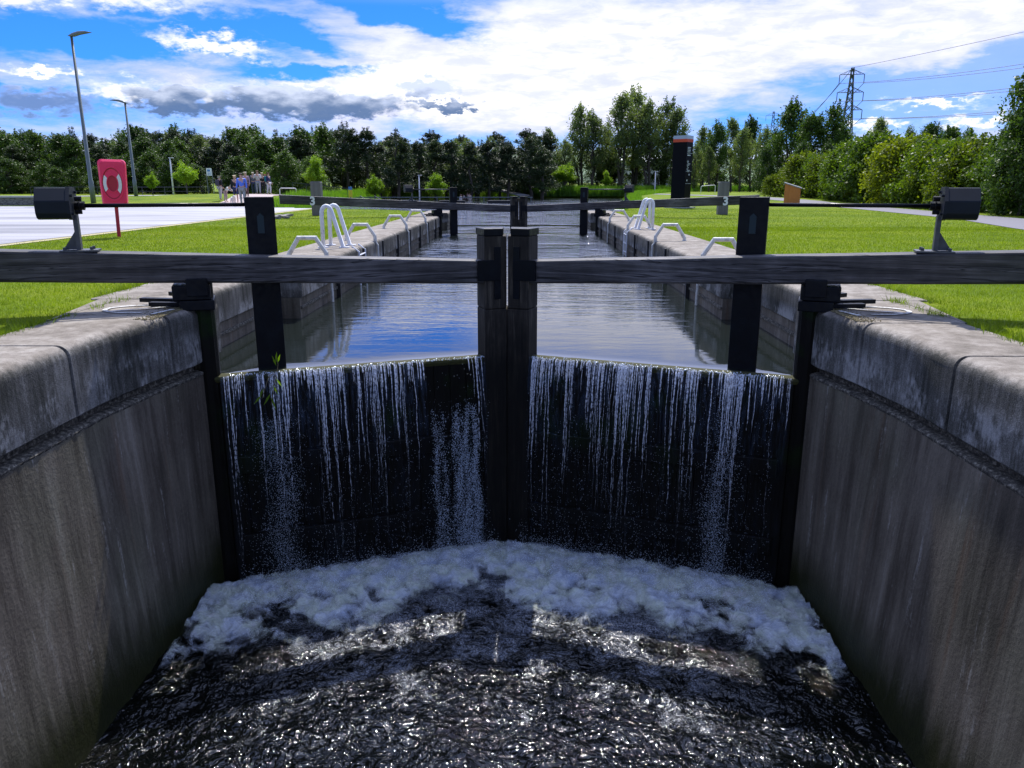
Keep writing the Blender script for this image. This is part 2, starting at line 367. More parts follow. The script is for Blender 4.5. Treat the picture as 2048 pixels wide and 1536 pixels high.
M['blackpaint'] = mat('blue black paint', lambda t, p: (t.put(p.inputs['Specular IOR Level'], .18), t.put(p.inputs['Base Color'], t.mix(t.rng(t.noise(t.obj(), 6, 6, .7), .45, .75), (.0015, .0022, .0045), (.0045, .007, .011))), t.put(p.inputs['Roughness'], t.rng(t.noise(t.obj(), 20, 3), .3, .7, .3, .6))), (.01, .012, .02), .4)
M['gearpaint'] = mat('gearbox paint', lambda t, p: t.put(p.inputs['Base Color'], t.mix(t.noise(t.obj(), 9, 5), (.003, .006, .012), (.007, .013, .022))), (.012, .02, .035), .5, spec=.2)
M['steel'] = mat('galvanised steel', lambda t, p: t.put(p.inputs['Base Color'], t.mix(t.noise(t.obj(), 15, 4), (.03, .035, .04), (.10, .105, .12))), (.06, .06, .07), .5, .4)
M['white'] = mat('white paint', lambda t, p: t.put(p.inputs['Base Color'], t.mix(t.rng(t.noise(t.obj(), 12, 6, .7), .55, .75), (.74, .75, .78), (.40, .40, .38))), (.75, .75, .78), .45)
M['offwhite'] = mat('worn off white paint', lambda t, p: t.put(p.inputs['Base Color'], t.mix(t.rng(t.noise(t.obj(), 14, 6, .7), .45, .72), (.66, .65, .60), (.36, .35, .30))), (.55, .54, .5), .55)
M['linepaint'] = mat('worn line paint', lambda t, p: (t.put(p.inputs['Base Color'], t.mix(t.rng(t.noise(t.pos(), 30, 6, .75), .48, .6), (.62, .62, .60), (.22, .20, .18)))), (.6, .6, .6), .8)
M['teal'] = mat('faded teal mark', None, (.006, .022, .03), .7)
M['red'] = mat('red plastic', lambda t, p: t.put(p.inputs['Base Color'], t.mix(t.noise(t.obj(), 4, 4), (.80, .010, .085), (.88, .03, .13))), (.6, .02, .08), .35)
M['redpost'] = mat('red post', None, (.42, .01, .035), .5)
M['lampgrey'] = mat('lamp grey', None, (.13, .16, .16), .4, .3)
M['stopwood'] = mat('grey stop post timber', lambda t, p: t.put(p.inputs['Base Color'], t.mix(t.noise(t.scale(t.obj(), (20, 20, 1)), 1, 5), (.09, .085, .08), (.22, .21, .20))), (.15, .15, .14), .85)
M['orangewood'] = mat('orange wood', lambda t, p: t.put(p.inputs['Base Color'], t.mix(t.noise(t.scale(t.obj(), (3, 3, .5)), 5, 5), (.42, .13, .02), (.6, .22, .05))), (.5, .17, .03), .6)
M['totem'] = mat('glossy black panel', None, (.002, .003, .006), .5, spec=.1)
M['orange'] = mat('orange band', None, (.55, .06, .012), .5)
M['totemtop'] = mat('pale glass top', None, (.35, .42, .55), .15)
M['text'] = mat('grey lettering', None, (.60, .66, .70), .5)
M['signwhite'] = mat('sign white', None, (.78, .82, .86), .4)
M['signblue'] = mat('sign blue', None, (.08, .22, .5), .5)
M['signyellow'] = mat('sign yellow', None, (.75, .62, .04), .5)
M['stone'] = mat('dry stone', lambda t, p: (t.put(p.inputs['Base Color'], t.mix(t.rng(t.vor(t.scale(t.pos(), (3, 3, 9)), 1, 'DISTANCE_TO_EDGE'), 0, .08), (.03, .03, .03), t.mix(t.noise(t.pos(), 3), (.14, .13, .12), (.34, .32, .30))))), (.2, .2, .2), .9)
M['slab'] = mat('grey slab', None, (.34, .34, .35), .8)
M['wire'] = mat('wire', None, (.04, .045, .06), .6)
M['pylon'] = mat('pylon steel', None, (.06, .075, .07), .6)
M['black'] = mat('black rubber', None, (.01, .01, .012), .5)

def m_upper(t, p):
    P = t.pos(); y = t.sep(P)[1]
    wv = t.noise(t.scale(P, (.9, 3.2, 1)), 1.2, 4, .55, .6); w2 = t.noise(t.scale(P, (1, 2.5, 1)), 7, 3, .5)
    w3 = t.noise(t.scale(P, (.6, 1.5, 1)), 3.4, 5, .62, .4)
    calm = t.rng(y, 9.4, 15, .10, 1); rough = t.rng(y, 15, 26, 0, 1); w5 = t.noise(t.scale(P, (.35, .8, 1)), 1.0, 6, .65, .5)
    h = t.m('ADD', t.m('MULTIPLY', wv, calm), t.m('ADD', t.m('MULTIPLY', w2, t.m('MULTIPLY', calm, .12)), t.m('MULTIPLY', t.m('ADD', w3, t.m('MULTIPLY', w5, t.rng(y, 24, 60, 1.5, 3.2))), t.m('MULTIPLY', rough, t.rng(t.noise(P, .33, 4, .6), .36, .62, .25, 3.6)))))
    t.put(p.inputs['Normal'], t.bump(h, .42, .05)); p.inputs['IOR'].default_value = 1.42
M['upper'] = mat('pool water', m_upper, (.012, .016, .014), .035, spec=.75)
def m_lower(t, p):
    P = t.pos(); s_ = t.sep(P); ax = t.m('SQRT', t.m('ADD', t.m('MULTIPLY', s_[0], s_[0]), .03))
    tt = t.m('MULTIPLY', t.m('SUBTRACT', t.m('SUBTRACT', 9.28, t.m('MULTIPLY', ax, .364)), s_[1]), .94)
    Pw = t.v('ADD', P, t.v('MULTIPLY', t.noise(P, 2.2, 3, .5, color=True), (.35, .35, 0)))
    n = t.noise(Pw, 2.4, 6, .68, .5); sp = t.noise(P, 70, 3, .7); sp2 = t.noise(Pw, 17, 5, .72)
    k = t.m('ADD', t.m('ADD', t.m('MULTIPLY', n, .62), t.m('MULTIPLY', sp2, .38)), t.rng(tt, .7, 3.4, .16, -.03, False))
    patch = t.rng(k, .525, .66)
    f = t.m('MULTIPLY', patch, t.rng(sp, .40, .62, .05, 1))
    f = t.m('MULTIPLY', f, t.rng(t.m('ADD', ax, t.m('MULTIPLY', n, .8)), 1.9, 3.1, .8, .0))
    c = t.mix(f, (.0008, .0012, .0011), (.30, .32, .37)); t.put(p.inputs['Base Color'], c)
    t.put(p.inputs['Roughness'], t.rng(f, 0, .6, .048, .30))
    h = t.m('ADD', t.noise(Pw, 16, 1, .5, .4), t.m('MULTIPLY', t.noise(Pw, 42, 1, .5, .3), .32))
    t.put(p.inputs['Normal'], t.bump(h, .9, .038))
M['lower'] = mat('churned water', m_lower, (.01, .012, .012), .08, spec=.4)
def m_foam(t, p):
    P = t.pos(); n = t.noise(P, 3.5, 5, .6); f = t.noise(P, 45, 4, .7)
    c = t.ramp(n, [(.33, (.62, .70, .85)), (.46, (.90, .95, 1.0)), (.57, (.80, .86, .72)), (.68, (1, 1, 1))])
    t.put(p.inputs['Base Color'], c); t.put(p.inputs['Normal'], t.bump(t.m('ADD', f, n), .4, .02))
    a = t.n.new('ShaderNodeVertexColor'); a.layer_name = 'cover'
    al = t.m('MULTIPLY', t.rng(a.outputs[0], .04, .50), 1.0)
    al = t.m('MULTIPLY', al, t.rng(t.m('ADD', a.outputs[0], t.m('MULTIPLY', t.m('SUBTRACT', t.noise(P, 5, 9, .82, .6), .5), 3.2)), .35, 1.55, 0, .80, False))
    t.put(p.inputs['Alpha'], al)
M['foam'] = mat('foam', m_foam, (.7, .75, .85), .6, spec=.3)
def m_strand(t, p):
    n = t.noise(t.scale(t.pos(), (1, 1, .6)), 60, 2); z = t.sep(t.pos())[2]
    t.put(p.inputs['Alpha'], t.m('MULTIPLY', t.rng(n, .35, .62, .18, .95), t.rng(z, -2.6, -.7, .45, 1)))
    tr = t.n.new('ShaderNodeEmission'); t.n.remove(tr)
M['strand'] = mat('falling water', m_strand, (.88, .92, 1.0), .08, spec=1.0)
M['drop'] = mat('spray drops', None, (.75, .86, 1.0), .15, spec=1.0, Alpha=.85)
def m_sheet(t, p):
    P = t.pos(); z = t.sep(P)[2]
    n = t.noise(t.scale(P, (26, 26, .8)), 1, 5, .7); n2 = t.noise(t.scale(P, (5, 5, 1.2)), 1.5, 5, .65); sp = t.noise(t.scale(P, (1, 1, .5)), 70, 4, .7)
    top = t.rng(z, -1.9, -.68, .0, .26)
    a = t.m('ADD', t.m('MULTIPLY', t.rng(n, .42, .72), t.m('ADD', .02, top)), t.m('MULTIPLY', t.m('MULTIPLY', t.rng(n2, .52, .68), t.rng(sp, .5, .68)), .22))
    t.put(p.inputs['Alpha'], t.m('ADD', a, 0, clamp=True)); t.put(p.inputs['Base Color'], t.mix(top, (.12, .20, .34), (.12, .20, .36)))
    t.put(p.inputs['Normal'], t.bump(t.m('ADD', n, t.m('MULTIPLY', sp, .3)), .8, .02))
M['sheet'] = mat('thin water sheet', m_sheet, (.3, .45, .6), .15, spec=1)

# ------------------------------------------------------------ terrain
xl = lambda y: np.interp(y, [38, 40, 44, 60, 105, 122], [-4.0, -5.5, -13, -16, -19, -26])
xr = lambda y: np.interp(y, [38, 40, 48, 70, 100, 112, 122], [4.0, 4.6, 6, 9, 17, 24, 30])
def gz(x, y):
    x = np.asarray(x, float); y = np.asarray(y, float)
    z = .25*S(46, 64, y)+.35*np.exp(-(((x+23)/7)**2+((y-58)/7)**2))+.35*np.exp(-(((x+10)/5)**2+((y-66)/9)**2))
    z = z-.018+1.6*S(140, 400, y)
    d = np.minimum(np.minimum(x-xl(y), xr(y)-x), np.minimum(y-38.5, 118-y))   # >0 in the basin
    dep = S(-1.0, 1.2, d)
    return z*(1-dep)-1.6*dep
def gz1(x, y): return float(gz(x, y))
xs = np.unique(np.concatenate([np.linspace(-2500, -200, 12), np.linspace(-200, -60, 15), np.linspace(-60, -4.2, 94), [-4.2, 4.2], np.linspace(-4.2, 4.2, 9), np.linspace(4.2, 60, 94), np.linspace(60, 200, 15), np.linspace(200, 2500, 12)]).round(3))
ys = np.unique(np.concatenate([np.linspace(-200, -10, 6), np.linspace(-10, 38.5, 40), np.linspace(38.5, 130, 150), np.linspace(130, 400, 30), np.linspace(400, 4000, 20)]).round(3))
g = link('ground', gridmesh('ground', xs, ys, gz, keep=lambda x, y: ~((np.abs(x) < 4.2) & (y < 38.5))), m=M['grass']); tag(g, kind='structure')
def patch(name, poly_fn, xs, ys, m, dz=.012):
    o = link(name, gridmesh(name, xs, ys, lambda X, Y: gz(X, Y)+dz, keep=poly_fn), m=m); tag(o, kind='structure'); return o
def ribbon(name, pts, wd, m, dz=.012):
    """flat strip following the ground; pts centre line"""
    pts = [Vector((*p, 0)) for p in pts]; P2 = []
    for i in range(len(pts)-1):
        for k in range(8): P2.append(pts[i].lerp(pts[i+1], k/8))
    P2.append(pts[-1]); V = []
    for i, p in enumerate(P2):
        d = (P2[min(i+1, len(P2)-1)]-P2[max(i-1, 0)]).normalized(); n = Vector((-d.y, d.x, 0))
        wd_ = wd(i/len(P2)) if callable(wd) else wd
        for s in (-.5, -.17, .17, .5):
            q = p+n*s*wd_; V.append((q.x, q.y, gz1(q.x, q.y)+dz))
    F = [(i*4+k, i*4+k+1, (i+1)*4+k+1, (i+1)*4+k) for i in range(len(P2)-1) for k in range(3)]
    me = bpy.data.meshes.new(name); me.from_pydata(V, [], F); o = link(name, me, m=m); tag(o, kind='structure'); return o
patch('plaza', None, np.linspace(-90, -11.1, 60), np.linspace(4, 45.3, 40), M['plaza'], .02)
ribbon('sandy_verge', [(-11.0, 8), (-10.95, 20), (-10.95, 34), (-11.0, 45)], lambda f: .35, M['sand'], .012)
ribbon('towpath', [(13.0, 8), (14.2, 15), (15.9, 23), (17.8, 30), (19.0, 42), (19.6, 55), (17.5, 70), (14, 84), (12.5, 92)], 2.5, M['asphalt'], .014)
ribbon('footpath', [(-17.5, 45.4), (-17.8, 50), (-19.5, 58), (-18.5, 68), (-14, 80), (-14, 100)], 2.6, M['pinkpath'], .03)
ribbon('service_road', [(-90, 52), (-60, 58), (-38, 66), (-25, 80)], 4.0, M['plaza'], .03)
# hills far away
def hz(X, Y): return 2+38*np.exp(-((X-80)/380)**2)*S(700, 1150, Y)+16*vnoise(X, Y, .006, 3)*S(700, 1100, Y)
M['hillmat'] = mat('far hillside', lambda t, p: t.put(p.inputs['Base Color'], t.ramp(t.noise(t.pos(), .012, 5), [(.4, (.05, .09, .05)), (.5, (.09, .15, .06)), (.6, (.16, .2, .12))])), (.1, .15, .08), .95)
tag(link('hills', gridmesh('hills', np.linspace(-1500, 1600, 90), np.linspace(690, 1500, 30), hz), m=M['hillmat']), kind='structure')

# ------------------------------------------------------------ lock walls
def facex(y):    # lower lock coping face
    return float(np.interp(y, [-12, 6.4, 7.2, 7.9, 8.6], [3.47, 3.47, 3.38, 3.25, 3.25]))
def coping_stone(sx, y0, y1, fx, outer, h=.60, r=.105, parent=None, o=(0, 0, 0), name='coping_stone'):
    mb = MB(o); g = .009
    def prof(y, ins):
        f = fx(y)+ins; p = [(outer-ins, -h+ins*0), (f+.012, -h), (f, -h+.012)]
        for k in range(7):
            a = math.pi/2*k/6; p.append((f+r-r*math.cos(a), -r+r*math.sin(a)-ins*.6))
        p += [(outer-ins, -ins*.6)]
        return [Vector((sx*x, y, z)) for x, z in p]
    n = max(2, int((y1-y0)/.35)+1); ysn = np.linspace(y0+g+.012, y1-g-.012, n)
    P = [prof(y0+g, .018)]+[prof(y, 0) for y in ysn]+[prof(y1-g, .018)]
    mb.loft(P)
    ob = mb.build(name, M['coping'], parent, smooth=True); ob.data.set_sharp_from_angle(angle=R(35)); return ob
side = {-1: 'left', 1: 'right'}
for sx in (-1, 1):
    L = thing('lock_wall', 'stained concrete side wall of the lower lock chamber on the %s, with rounded coping' % side[sx], 'lock wall', (sx*3.5, 4, 0), group='lock chamber walls')
    o = L.location
    cuts = [8.58, 7.5, 6.0, 4.5, 3.0, 1.5, 0, -1.5, -3, -6] if sx < 0 else [8.58, 7.15, 5.72, 4.45, 3.1, 1.6, .1, -1.5, -3, -6]
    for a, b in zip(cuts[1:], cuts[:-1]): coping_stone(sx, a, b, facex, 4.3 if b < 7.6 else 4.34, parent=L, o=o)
    # groove backing + ledge + battered face
    mb = MB(o); P = []
    for y in np.arange(-8, 8.05, .25):
        f = facex(y); P.append([Vector((sx*x, y, z)) for x, z in ((f+.75, -.62), (f+.10, -.61), (f+.10, -.69), (f+.75, -.69))])
    mb.loft(P); mb.build('groove_course', M['ledge'], L)
    mb = MB(o); P = []
    for i, y in enumerate(np.arange(-8, 8.04, .045)):
        f = facex(y); j = noise.noise(Vector((sx*3, y*9, 0)))*.012+noise.noise(Vector((sx*3, y*25, 4)))*.010
        P.append([Vector((sx*x, y, z)) for x, z in ((f+.75, -.68), (f+.07, -.685+j*.6), (f+.012+j*.5, -.70+j*.5), (f+.002+j*.5, -.715+j*.5), (f+.008, -.735+j*.6), (f+.75, -.78))])
    mb.loft(P); mb.build('ledge', M['ledge'], L)
    mb = MB(o); P = []
    for y in np.arange(-8, 7.9, .3).tolist()+[8.04]:
        f = facex(y)+.004; b = float(np.interp(y, [0, 4.8, 8.0], [3.30, 3.31, 3.31]))
        q = [(f+1.2, -.735)]
        for k in range(11):
            u = k/10; z = -.735-2.9*u; x = f+(b-f)*u if b < f else f; q.append((x, z))
        q.append((f+1.2, -3.63)); P.append([Vector((sx*x, y, z)) for x, z in q])
    mb.loft(P); mb.build('wall_face', M['wall'], L, smooth=False)
    # quoin end with weed-stained seal
    mb = MB(o); mb.box((sx*3.24, 8.09, -1.75), (.04, .09, 2.0)); mb.build('seal_strip', M['seal'], L, bevel=.015)
    mb = MB(o); mb.box((sx*3.47, 8.36, -1.95), (.34, .42, 3.2)); mb.build('quoin_post', M['rustwood'], L, bevel=.02)

    # upper chamber
    U = thing('lock_wall', 'concrete side wall of the filled upper chamber on the %s, running back to the far gates' % side[sx], 'lock wall', (sx*3.5, 20, 0), group='lock chamber walls')
    o = U.location
    segs = [(8.6, 11.7, 3.6), (11.7, 31.75, 3.2), (31.75, 35.4, 3.6), (35.4, 38.6, 3.2)]
    for (a, b, f) in segs:
        n = max(1, round((b-a)/2.3)); yy = np.linspace(a, b, n+1)
        for i in range(n):
            coping_stone(sx, yy[i], yy[i+1], lambda y, f=f: f, 4.4 if a > 11 else 4.72, h=.43, r=.09, parent=U, o=o)
        mb = MB(o); mb.box((sx*(f+.04+.6), (a+b)/2, -1.5), (1.2, b-a-.02, 2.13)); mb.build('wall_face', M['wall'], U)
        mb = MB(o); mb.box((sx*(f+.03+.3), (a+b)/2, -.585), (.6+.03, b-a-.05, .05))
        mb.build('ledge', M['ledge'], U, bevel=.01)
    for k in range(8):   # vertical slots
        mb = MB(o); mb.box((sx*3.21, 14.1+2.3*k, -.48), (.09, .07, .85)); mb.build('joint_slot', M['black'], U)
    mb = MB(L.location); q = [(4.345, 7.15), (4.345, 8.59), (4.60, 8.59), (4.42, 7.6)]
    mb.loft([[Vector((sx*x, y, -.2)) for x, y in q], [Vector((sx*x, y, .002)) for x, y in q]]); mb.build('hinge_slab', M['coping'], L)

# ------------------------------------------------------------ gates
PSI = R(20); HWD = 3.3; Lg = HWD/math.cos(PSI)
def gate(sx, yh, number, near):
    c, s = math.cos(PSI), math.sin(PSI); H = Vector((sx*HWD, yh, 0))
    T = lambda a, b, z: Vector((-sx*(a*c-b*s), a*s+b*c, z))            # local to the hinge Empty
    wh = ('near' if near else 'far'); sd_ = side[sx]
    lab = ('%s leaf of the near lock gates, water spilling over its crest' if near else '%s leaf of the far lock gates, white 3 on its balance beam') % sd_
    G = thing('lock_gate', lab, 'lock gate', H, group='timber mitre gate leaves')
    zb = lambda a: .11+.043*(Lg-a); zt = lambda a: .375+.051*(Lg-a)
    # balance beam, local x axis along the beam for the grain
    bo = bpy.data.objects.new('x', None); bpy.data.objects.remove(bo)
    ang = math.atan2(s, -sx*c)
    def bt(a, b, z): return Vector((a, b if sx > 0 else b, z))
    mb = MB(); n = 26; al = np.linspace(-6.35 if near else -6.12, Lg-.17, n); P = []
    for i, a in enumerate(al):
        wob = noise.noise(Vector((a*.9, sx*5, yh)))*.006; w2 = .145; b0 = -w2+wob; b1 = w2+wob; z0 = zb(a)+wob; z1 = zt(a)-wob
        r = .022; P.append([Vector((a, b, z)) for b, z in ((b0+r, z0), (b0, z0+r), (b0, z1-r), (b0+r*.4, z1-r*.3), (b0+r*1.4, z1), (b1-r, z1), (b1, z1-r), (b1, z0+r), (b1-r, z0))])
    mb.loft(P); beam = mb.build('balance_beam', M['timber'], G)
    beam.rotation_euler = (0, 0, ang)
    if sx > 0: beam.scale = (1, -1, 1)
    if number:
        cu = bpy.data.curves.new('n', 'FONT'); cu.body = '3'; cu.size = .42; cu.extrude = .004; cu.offset = .016; cu.align_x = 'CENTER'
        tmp = bpy.data.objects.new('n', cu); COL.objects.link(tmp); bpy.context.view_layer.update()
        me = bpy.data.meshes.new_from_object(tmp.evaluated_get(bpy.context.evaluated_depsgraph_get())); bpy.data.objects.remove(tmp)
        a = -4.92; nb = link('number', me, beam, M['white'])
        nrm = -T(0, 1, 0)                                             # faces the camera side
        yaw = math.atan2(nrm.y, nrm.x)+math.pi/2
        Mw = Matrix.Translation(T(a, -.158, (zb(a)+zt(a))/2-.15)) @ Matrix.Rotation(yaw, 4, 'Z') @ Matrix.Rotation(R(90), 4, 'X')
        Bm = Matrix.Rotation(ang, 4, 'Z') @ Matrix.Diagonal((1, -1 if sx > 0 else 1, 1, 1))
        nb.matrix_local = Bm.inverted() @ Mw
    bx = lambda mb, a0, a1, b0, b1, z0, z1: mb.hexa([T(a, b, z) for z in (z0, z1) for b in (b0, b1) for a in (a0, a1)])
    def mit(mb, a0, gap, b0, b1, z0, z1):
        am = lambda b: (HWD-gap+b*s)/c
        mb.hexa([T(a_, b, z) for z in (z0, z1) for b in (b0, b1) for a_ in (a0, am(b))])
    mb = MB(); mit(mb, Lg-.335, .011, -.165, .16, -.18, .675); mit(mb, Lg-.335, .001, -.165, .16, -3.5, -.183)
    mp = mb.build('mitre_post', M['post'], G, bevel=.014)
    mb = MB(); mit(mb, Lg-.342, .045, -.172, .167, .677, .76); mb.build('post_cap', M['blackpaint'], mp, bevel=.006)
    mb = MB(); bx(mb, Lg-.22, Lg-.14, -.178, -.150, -.06, .55); bx(mb, Lg-.42, Lg-.14, -.182, -.146, .16, .40); mb.build('strap', M['blackpaint'], mp, bevel=.004)
    mb = MB(); mb.tube([T(.06, .03, -3.5), T(.06, .03, .25)], .13, 14); mb.build('heel_post', M['plank'], G)
    # planking: individual vertical boards in one part
    mb = MB(); a = .16
    while a < Lg-.31:
        a2 = min(a+.20, Lg-.305); j = random.uniform(-.006, .006); bx(mb, a+.004, a2-.004, -.06+j, .05, -3.5, -.82); a = a2
    bx(mb, .05, Lg-.33, .051, .09, -3.5, -.83)
    mb.build('planking', M['plank'], G)
    mb = MB(); P = []
    for a in np.linspace(.12, Lg-.33, 60):
        j = noise.noise(Vector((a*6, sx, yh)))*.010; w_ = .10
        P.append([T(a, b, z) for b, z in ((-w_+.03, -.84), (-w_+.012, -.80), (-w_+.025, -.776+j), (-.02, -.762+j), (.05, -.764), (.05, -.84))])
    mb.loft(P); mb.build('crest_rail', M['moss'], G)
    for z in (-1.8, -2.75):
        mb = MB(); bx(mb, .25, Lg-.3, -.13, -.061, z-.1, z+.1); mb.build('cross_rail', M['plank'], G, bevel=.01)
    # paddle stand
    mb = MB(); bx(mb, .585, .89, .15, .29, -1.8, 1.125); st = mb.build('paddle_post', M['blackpaint'], G, bevel=.006)
    mb = MB()
    e0 = .735; em = [T(e0+dx, .147, z) for dx, z in ((-.035, .74), (.035, .74), (.035, .92), (0, .955), (-.035, .92))]
    em2 = [v+T(0, -.003, 0) for v in em]
    mb.loft([em, em2]); mb.build('emblem', M['teal'], st)
    # gearbox with bracket
    a0, a1 = -1.32, -1.03; pr = [(-.17, .94), (-.20, .985), (-.20, 1.10), (-.10, 1.225), (.13, 1.225), (.20, 1.17), (.20, .98), (.14, .925), (-.12, .925)]
    mb = MB(); mb.loft([[T(a0, b, z) for b, z in pr], [T(a1, b, z) for b, z in pr]]); gb = mb.build('gearbox', M['gearpaint'], G, bevel=.008)
    mb = MB(); pr2 = [(b*1.03, 1.07+(z-1.07)*1.04) for b, z in pr]
    mb.loft([[T(a1-.02, b, z) for b, z in pr2], [T(a1+.012, b, z) for b, z in pr2]])
    for b, z in ((-.13, 1.15), (.1, 1.18), (-.15, .98), (.14, .98)): mb.tube([T(a1+.01, b, z), T(a1+.035, b, z)], .014, 6)
    mb.build('end_plate', M['gearpaint'], gb)
    mb = MB(); mb.tube([T(a1, .06, 1.05), T(a1+.10, .06, 1.05)], .045, 10); mb.tube([T(a1+.03, -.02, 1.12), T(a1+.09, -.02, 1.12)], .025, 8); mb.tube([T(a1+.02, 0, .99), T(a1+.08, 0, .99)], .02, 8)
    mb.tube([T(a1+.05, .06, 1.05), T(a1+.06, .06, 1.05)], .07, 12)
    mb.build('coupling', M['blackpaint'], gb)
    zt0 = zt(a1)
    mb = MB(); bx(mb, a1-.005, a1+.035, -.05, .05, zt0+.01, .96)
    bx(mb, a1-.15, a1+.19, -.12, .12, zt0+.001, zt0+.017)
    mb.add([T(a1, -.006, zt0+.02), T(a1-.13, -.006, zt0+.02), T(a1, -.006, zt0+.21), T(a1, .006, zt0+.02), T(a1-.13, .006, zt0+.02), T(a1, .006, zt0+.21)],
           [(0, 1, 2), (3, 5, 4), (0, 3, 4, 1), (1, 4, 5, 2), (0, 2, 5, 3)])
    for da in (-.11, .13): mb.tube([T(a1+da, -.06, zt0+.017), T(a1+da, -.06, zt0+.045)], .018, 6); mb.tube([T(a1+da, .06, zt0+.017), T(a1+da, .06, zt0+.045)], .018, 6)
    mb.build('bracket', M['steel'], G)
    mb = MB(); mb.tube([T(a1+.08, .06, 1.05), T(.60, .2, 1.045)], .021, 10); mb.build('drive_rod', M['blackpaint'] if near else M['steel'], G, smooth=True)
    # collar, strap and anchor plates
    mb = MB(); bx(mb, -.06, .15, -.22, -.148, .13, .31); bx(mb, -.20, .17, -.19, .19, .09, .24); bx(mb, -.14, .20, -.20, .20, -.02, .085)
    mb.build('collar', M['blackpaint'], G, bevel=.008)
    mb = MB()
    for (x0, y0, x1, y1, z) in ((.0, .0, .62, .10, .055), (.0, .10, .40, .34, .09), (0, -.08, .46, -.04, .03)):
        p0 = Vector((sx*(x0-.05), y0, z)); p1 = Vector((sx*x1, y1, z)); d = (p1-p0).normalized(); nn = Vector((-d.y, d.x, 0))*.04
        mb.hexa([p+q+Vector((0, 0, h)) for h in (-.022, .022) for q in (-nn, nn) for p in (p0, p1)])
    mb.build('anchor_strap', M['blackpaint'], G, bevel=.004)
    return G, T, H
gates = [gate(-1, 8.08, False, True), gate(1, 8.08, False, True), gate(-1, 31.9, True, False), gate(1, 31.9, True, False)]

# ------------------------------------------------------------ water
ZW, ZU, ZL = -.755, -.742, -3.2
def crest(x): return 8.08+(HWD-np.abs(x))*math.tan(PSI)
def wsheet(name, xs, y0f, y1f, z, ny, m, sag=0):
    X = np.repeat(xs[None], ny, 0); t = np.linspace(0, 1, ny)[:, None]**1.6
    Y = y0f(X)*(1-t)+y1f(X)*t; Z = np.full_like(X, z)
    if sag: Z = Z-.022*np.exp(-(Y-y0f(X))/.07)
    V = np.stack([X.ravel(), Y.ravel(), Z.ravel()], 1); nx = len(xs); i, j = np.meshgrid(np.arange(nx-1), np.arange(ny-1)); a = (j*nx+i).ravel()
    return tag(link(name, npmesh(name, V, np.stack([a, a+1, a+nx+1, a+nx], 1), True), m=m), kind='structure')
wsheet('chamber_water', np.linspace(-3.75, 3.75, 91), lambda x: crest(x)-.03, lambda x: crest(x)+23.78, ZW, 60, M['upper'], 1)
tag(link('canal_water', gridmesh('canal_water', np.linspace(-60, 60, 61), np.linspace(0, 1, 30), lambda X, Y: Y*0+ZU), m=M['upper']), kind='structure')
cw = bpy.data.objects['canal_water'].data
co = np.empty(len(cw.vertices)*3, np.float32); cw.vertices.foreach_get('co', co); co = co.reshape(-1, 3)
t_ = co[:, 1].copy(); x_ = co[:, 0]*np.clip(.065+t_*14, 0, 1); yb = 31.9+np.clip(HWD-np.abs(x_), -.2, 9)*math.tan(PSI)
co[:, 0] = x_; co[:, 1] = yb+(119-yb)*t_**1.5; cw.vertices.foreach_set('co', co.ravel()); cw.update()
# lower water, really displaced
def lz(X, Y):
    t = (9.28-.364*np.sqrt(X*X+.03)-Y)*.94
    a = .030*S(4.5, .5, t)+.012
    n = vnoise(X, Y, 2.6, 5, 4)-.5; n2 = vnoise(X+3, Y*1.3, 7, 6, 3)-.5; r = 1-2*np.abs(vnoise(X*.8+9, Y*1.6, 5.5, 8, 3)-.5)
    return ZL+a*2.6*n+a*1.5*n2+.024*(r-.6)-.03
tag(link('lock_water', gridmesh('lock_water', np.linspace(-3.5, 3.5, 300), np.concatenate([np.linspace(-8, 3, 30), np.linspace(3.05, 9.6, 330)]), lz), m=M['lower']), kind='structure')
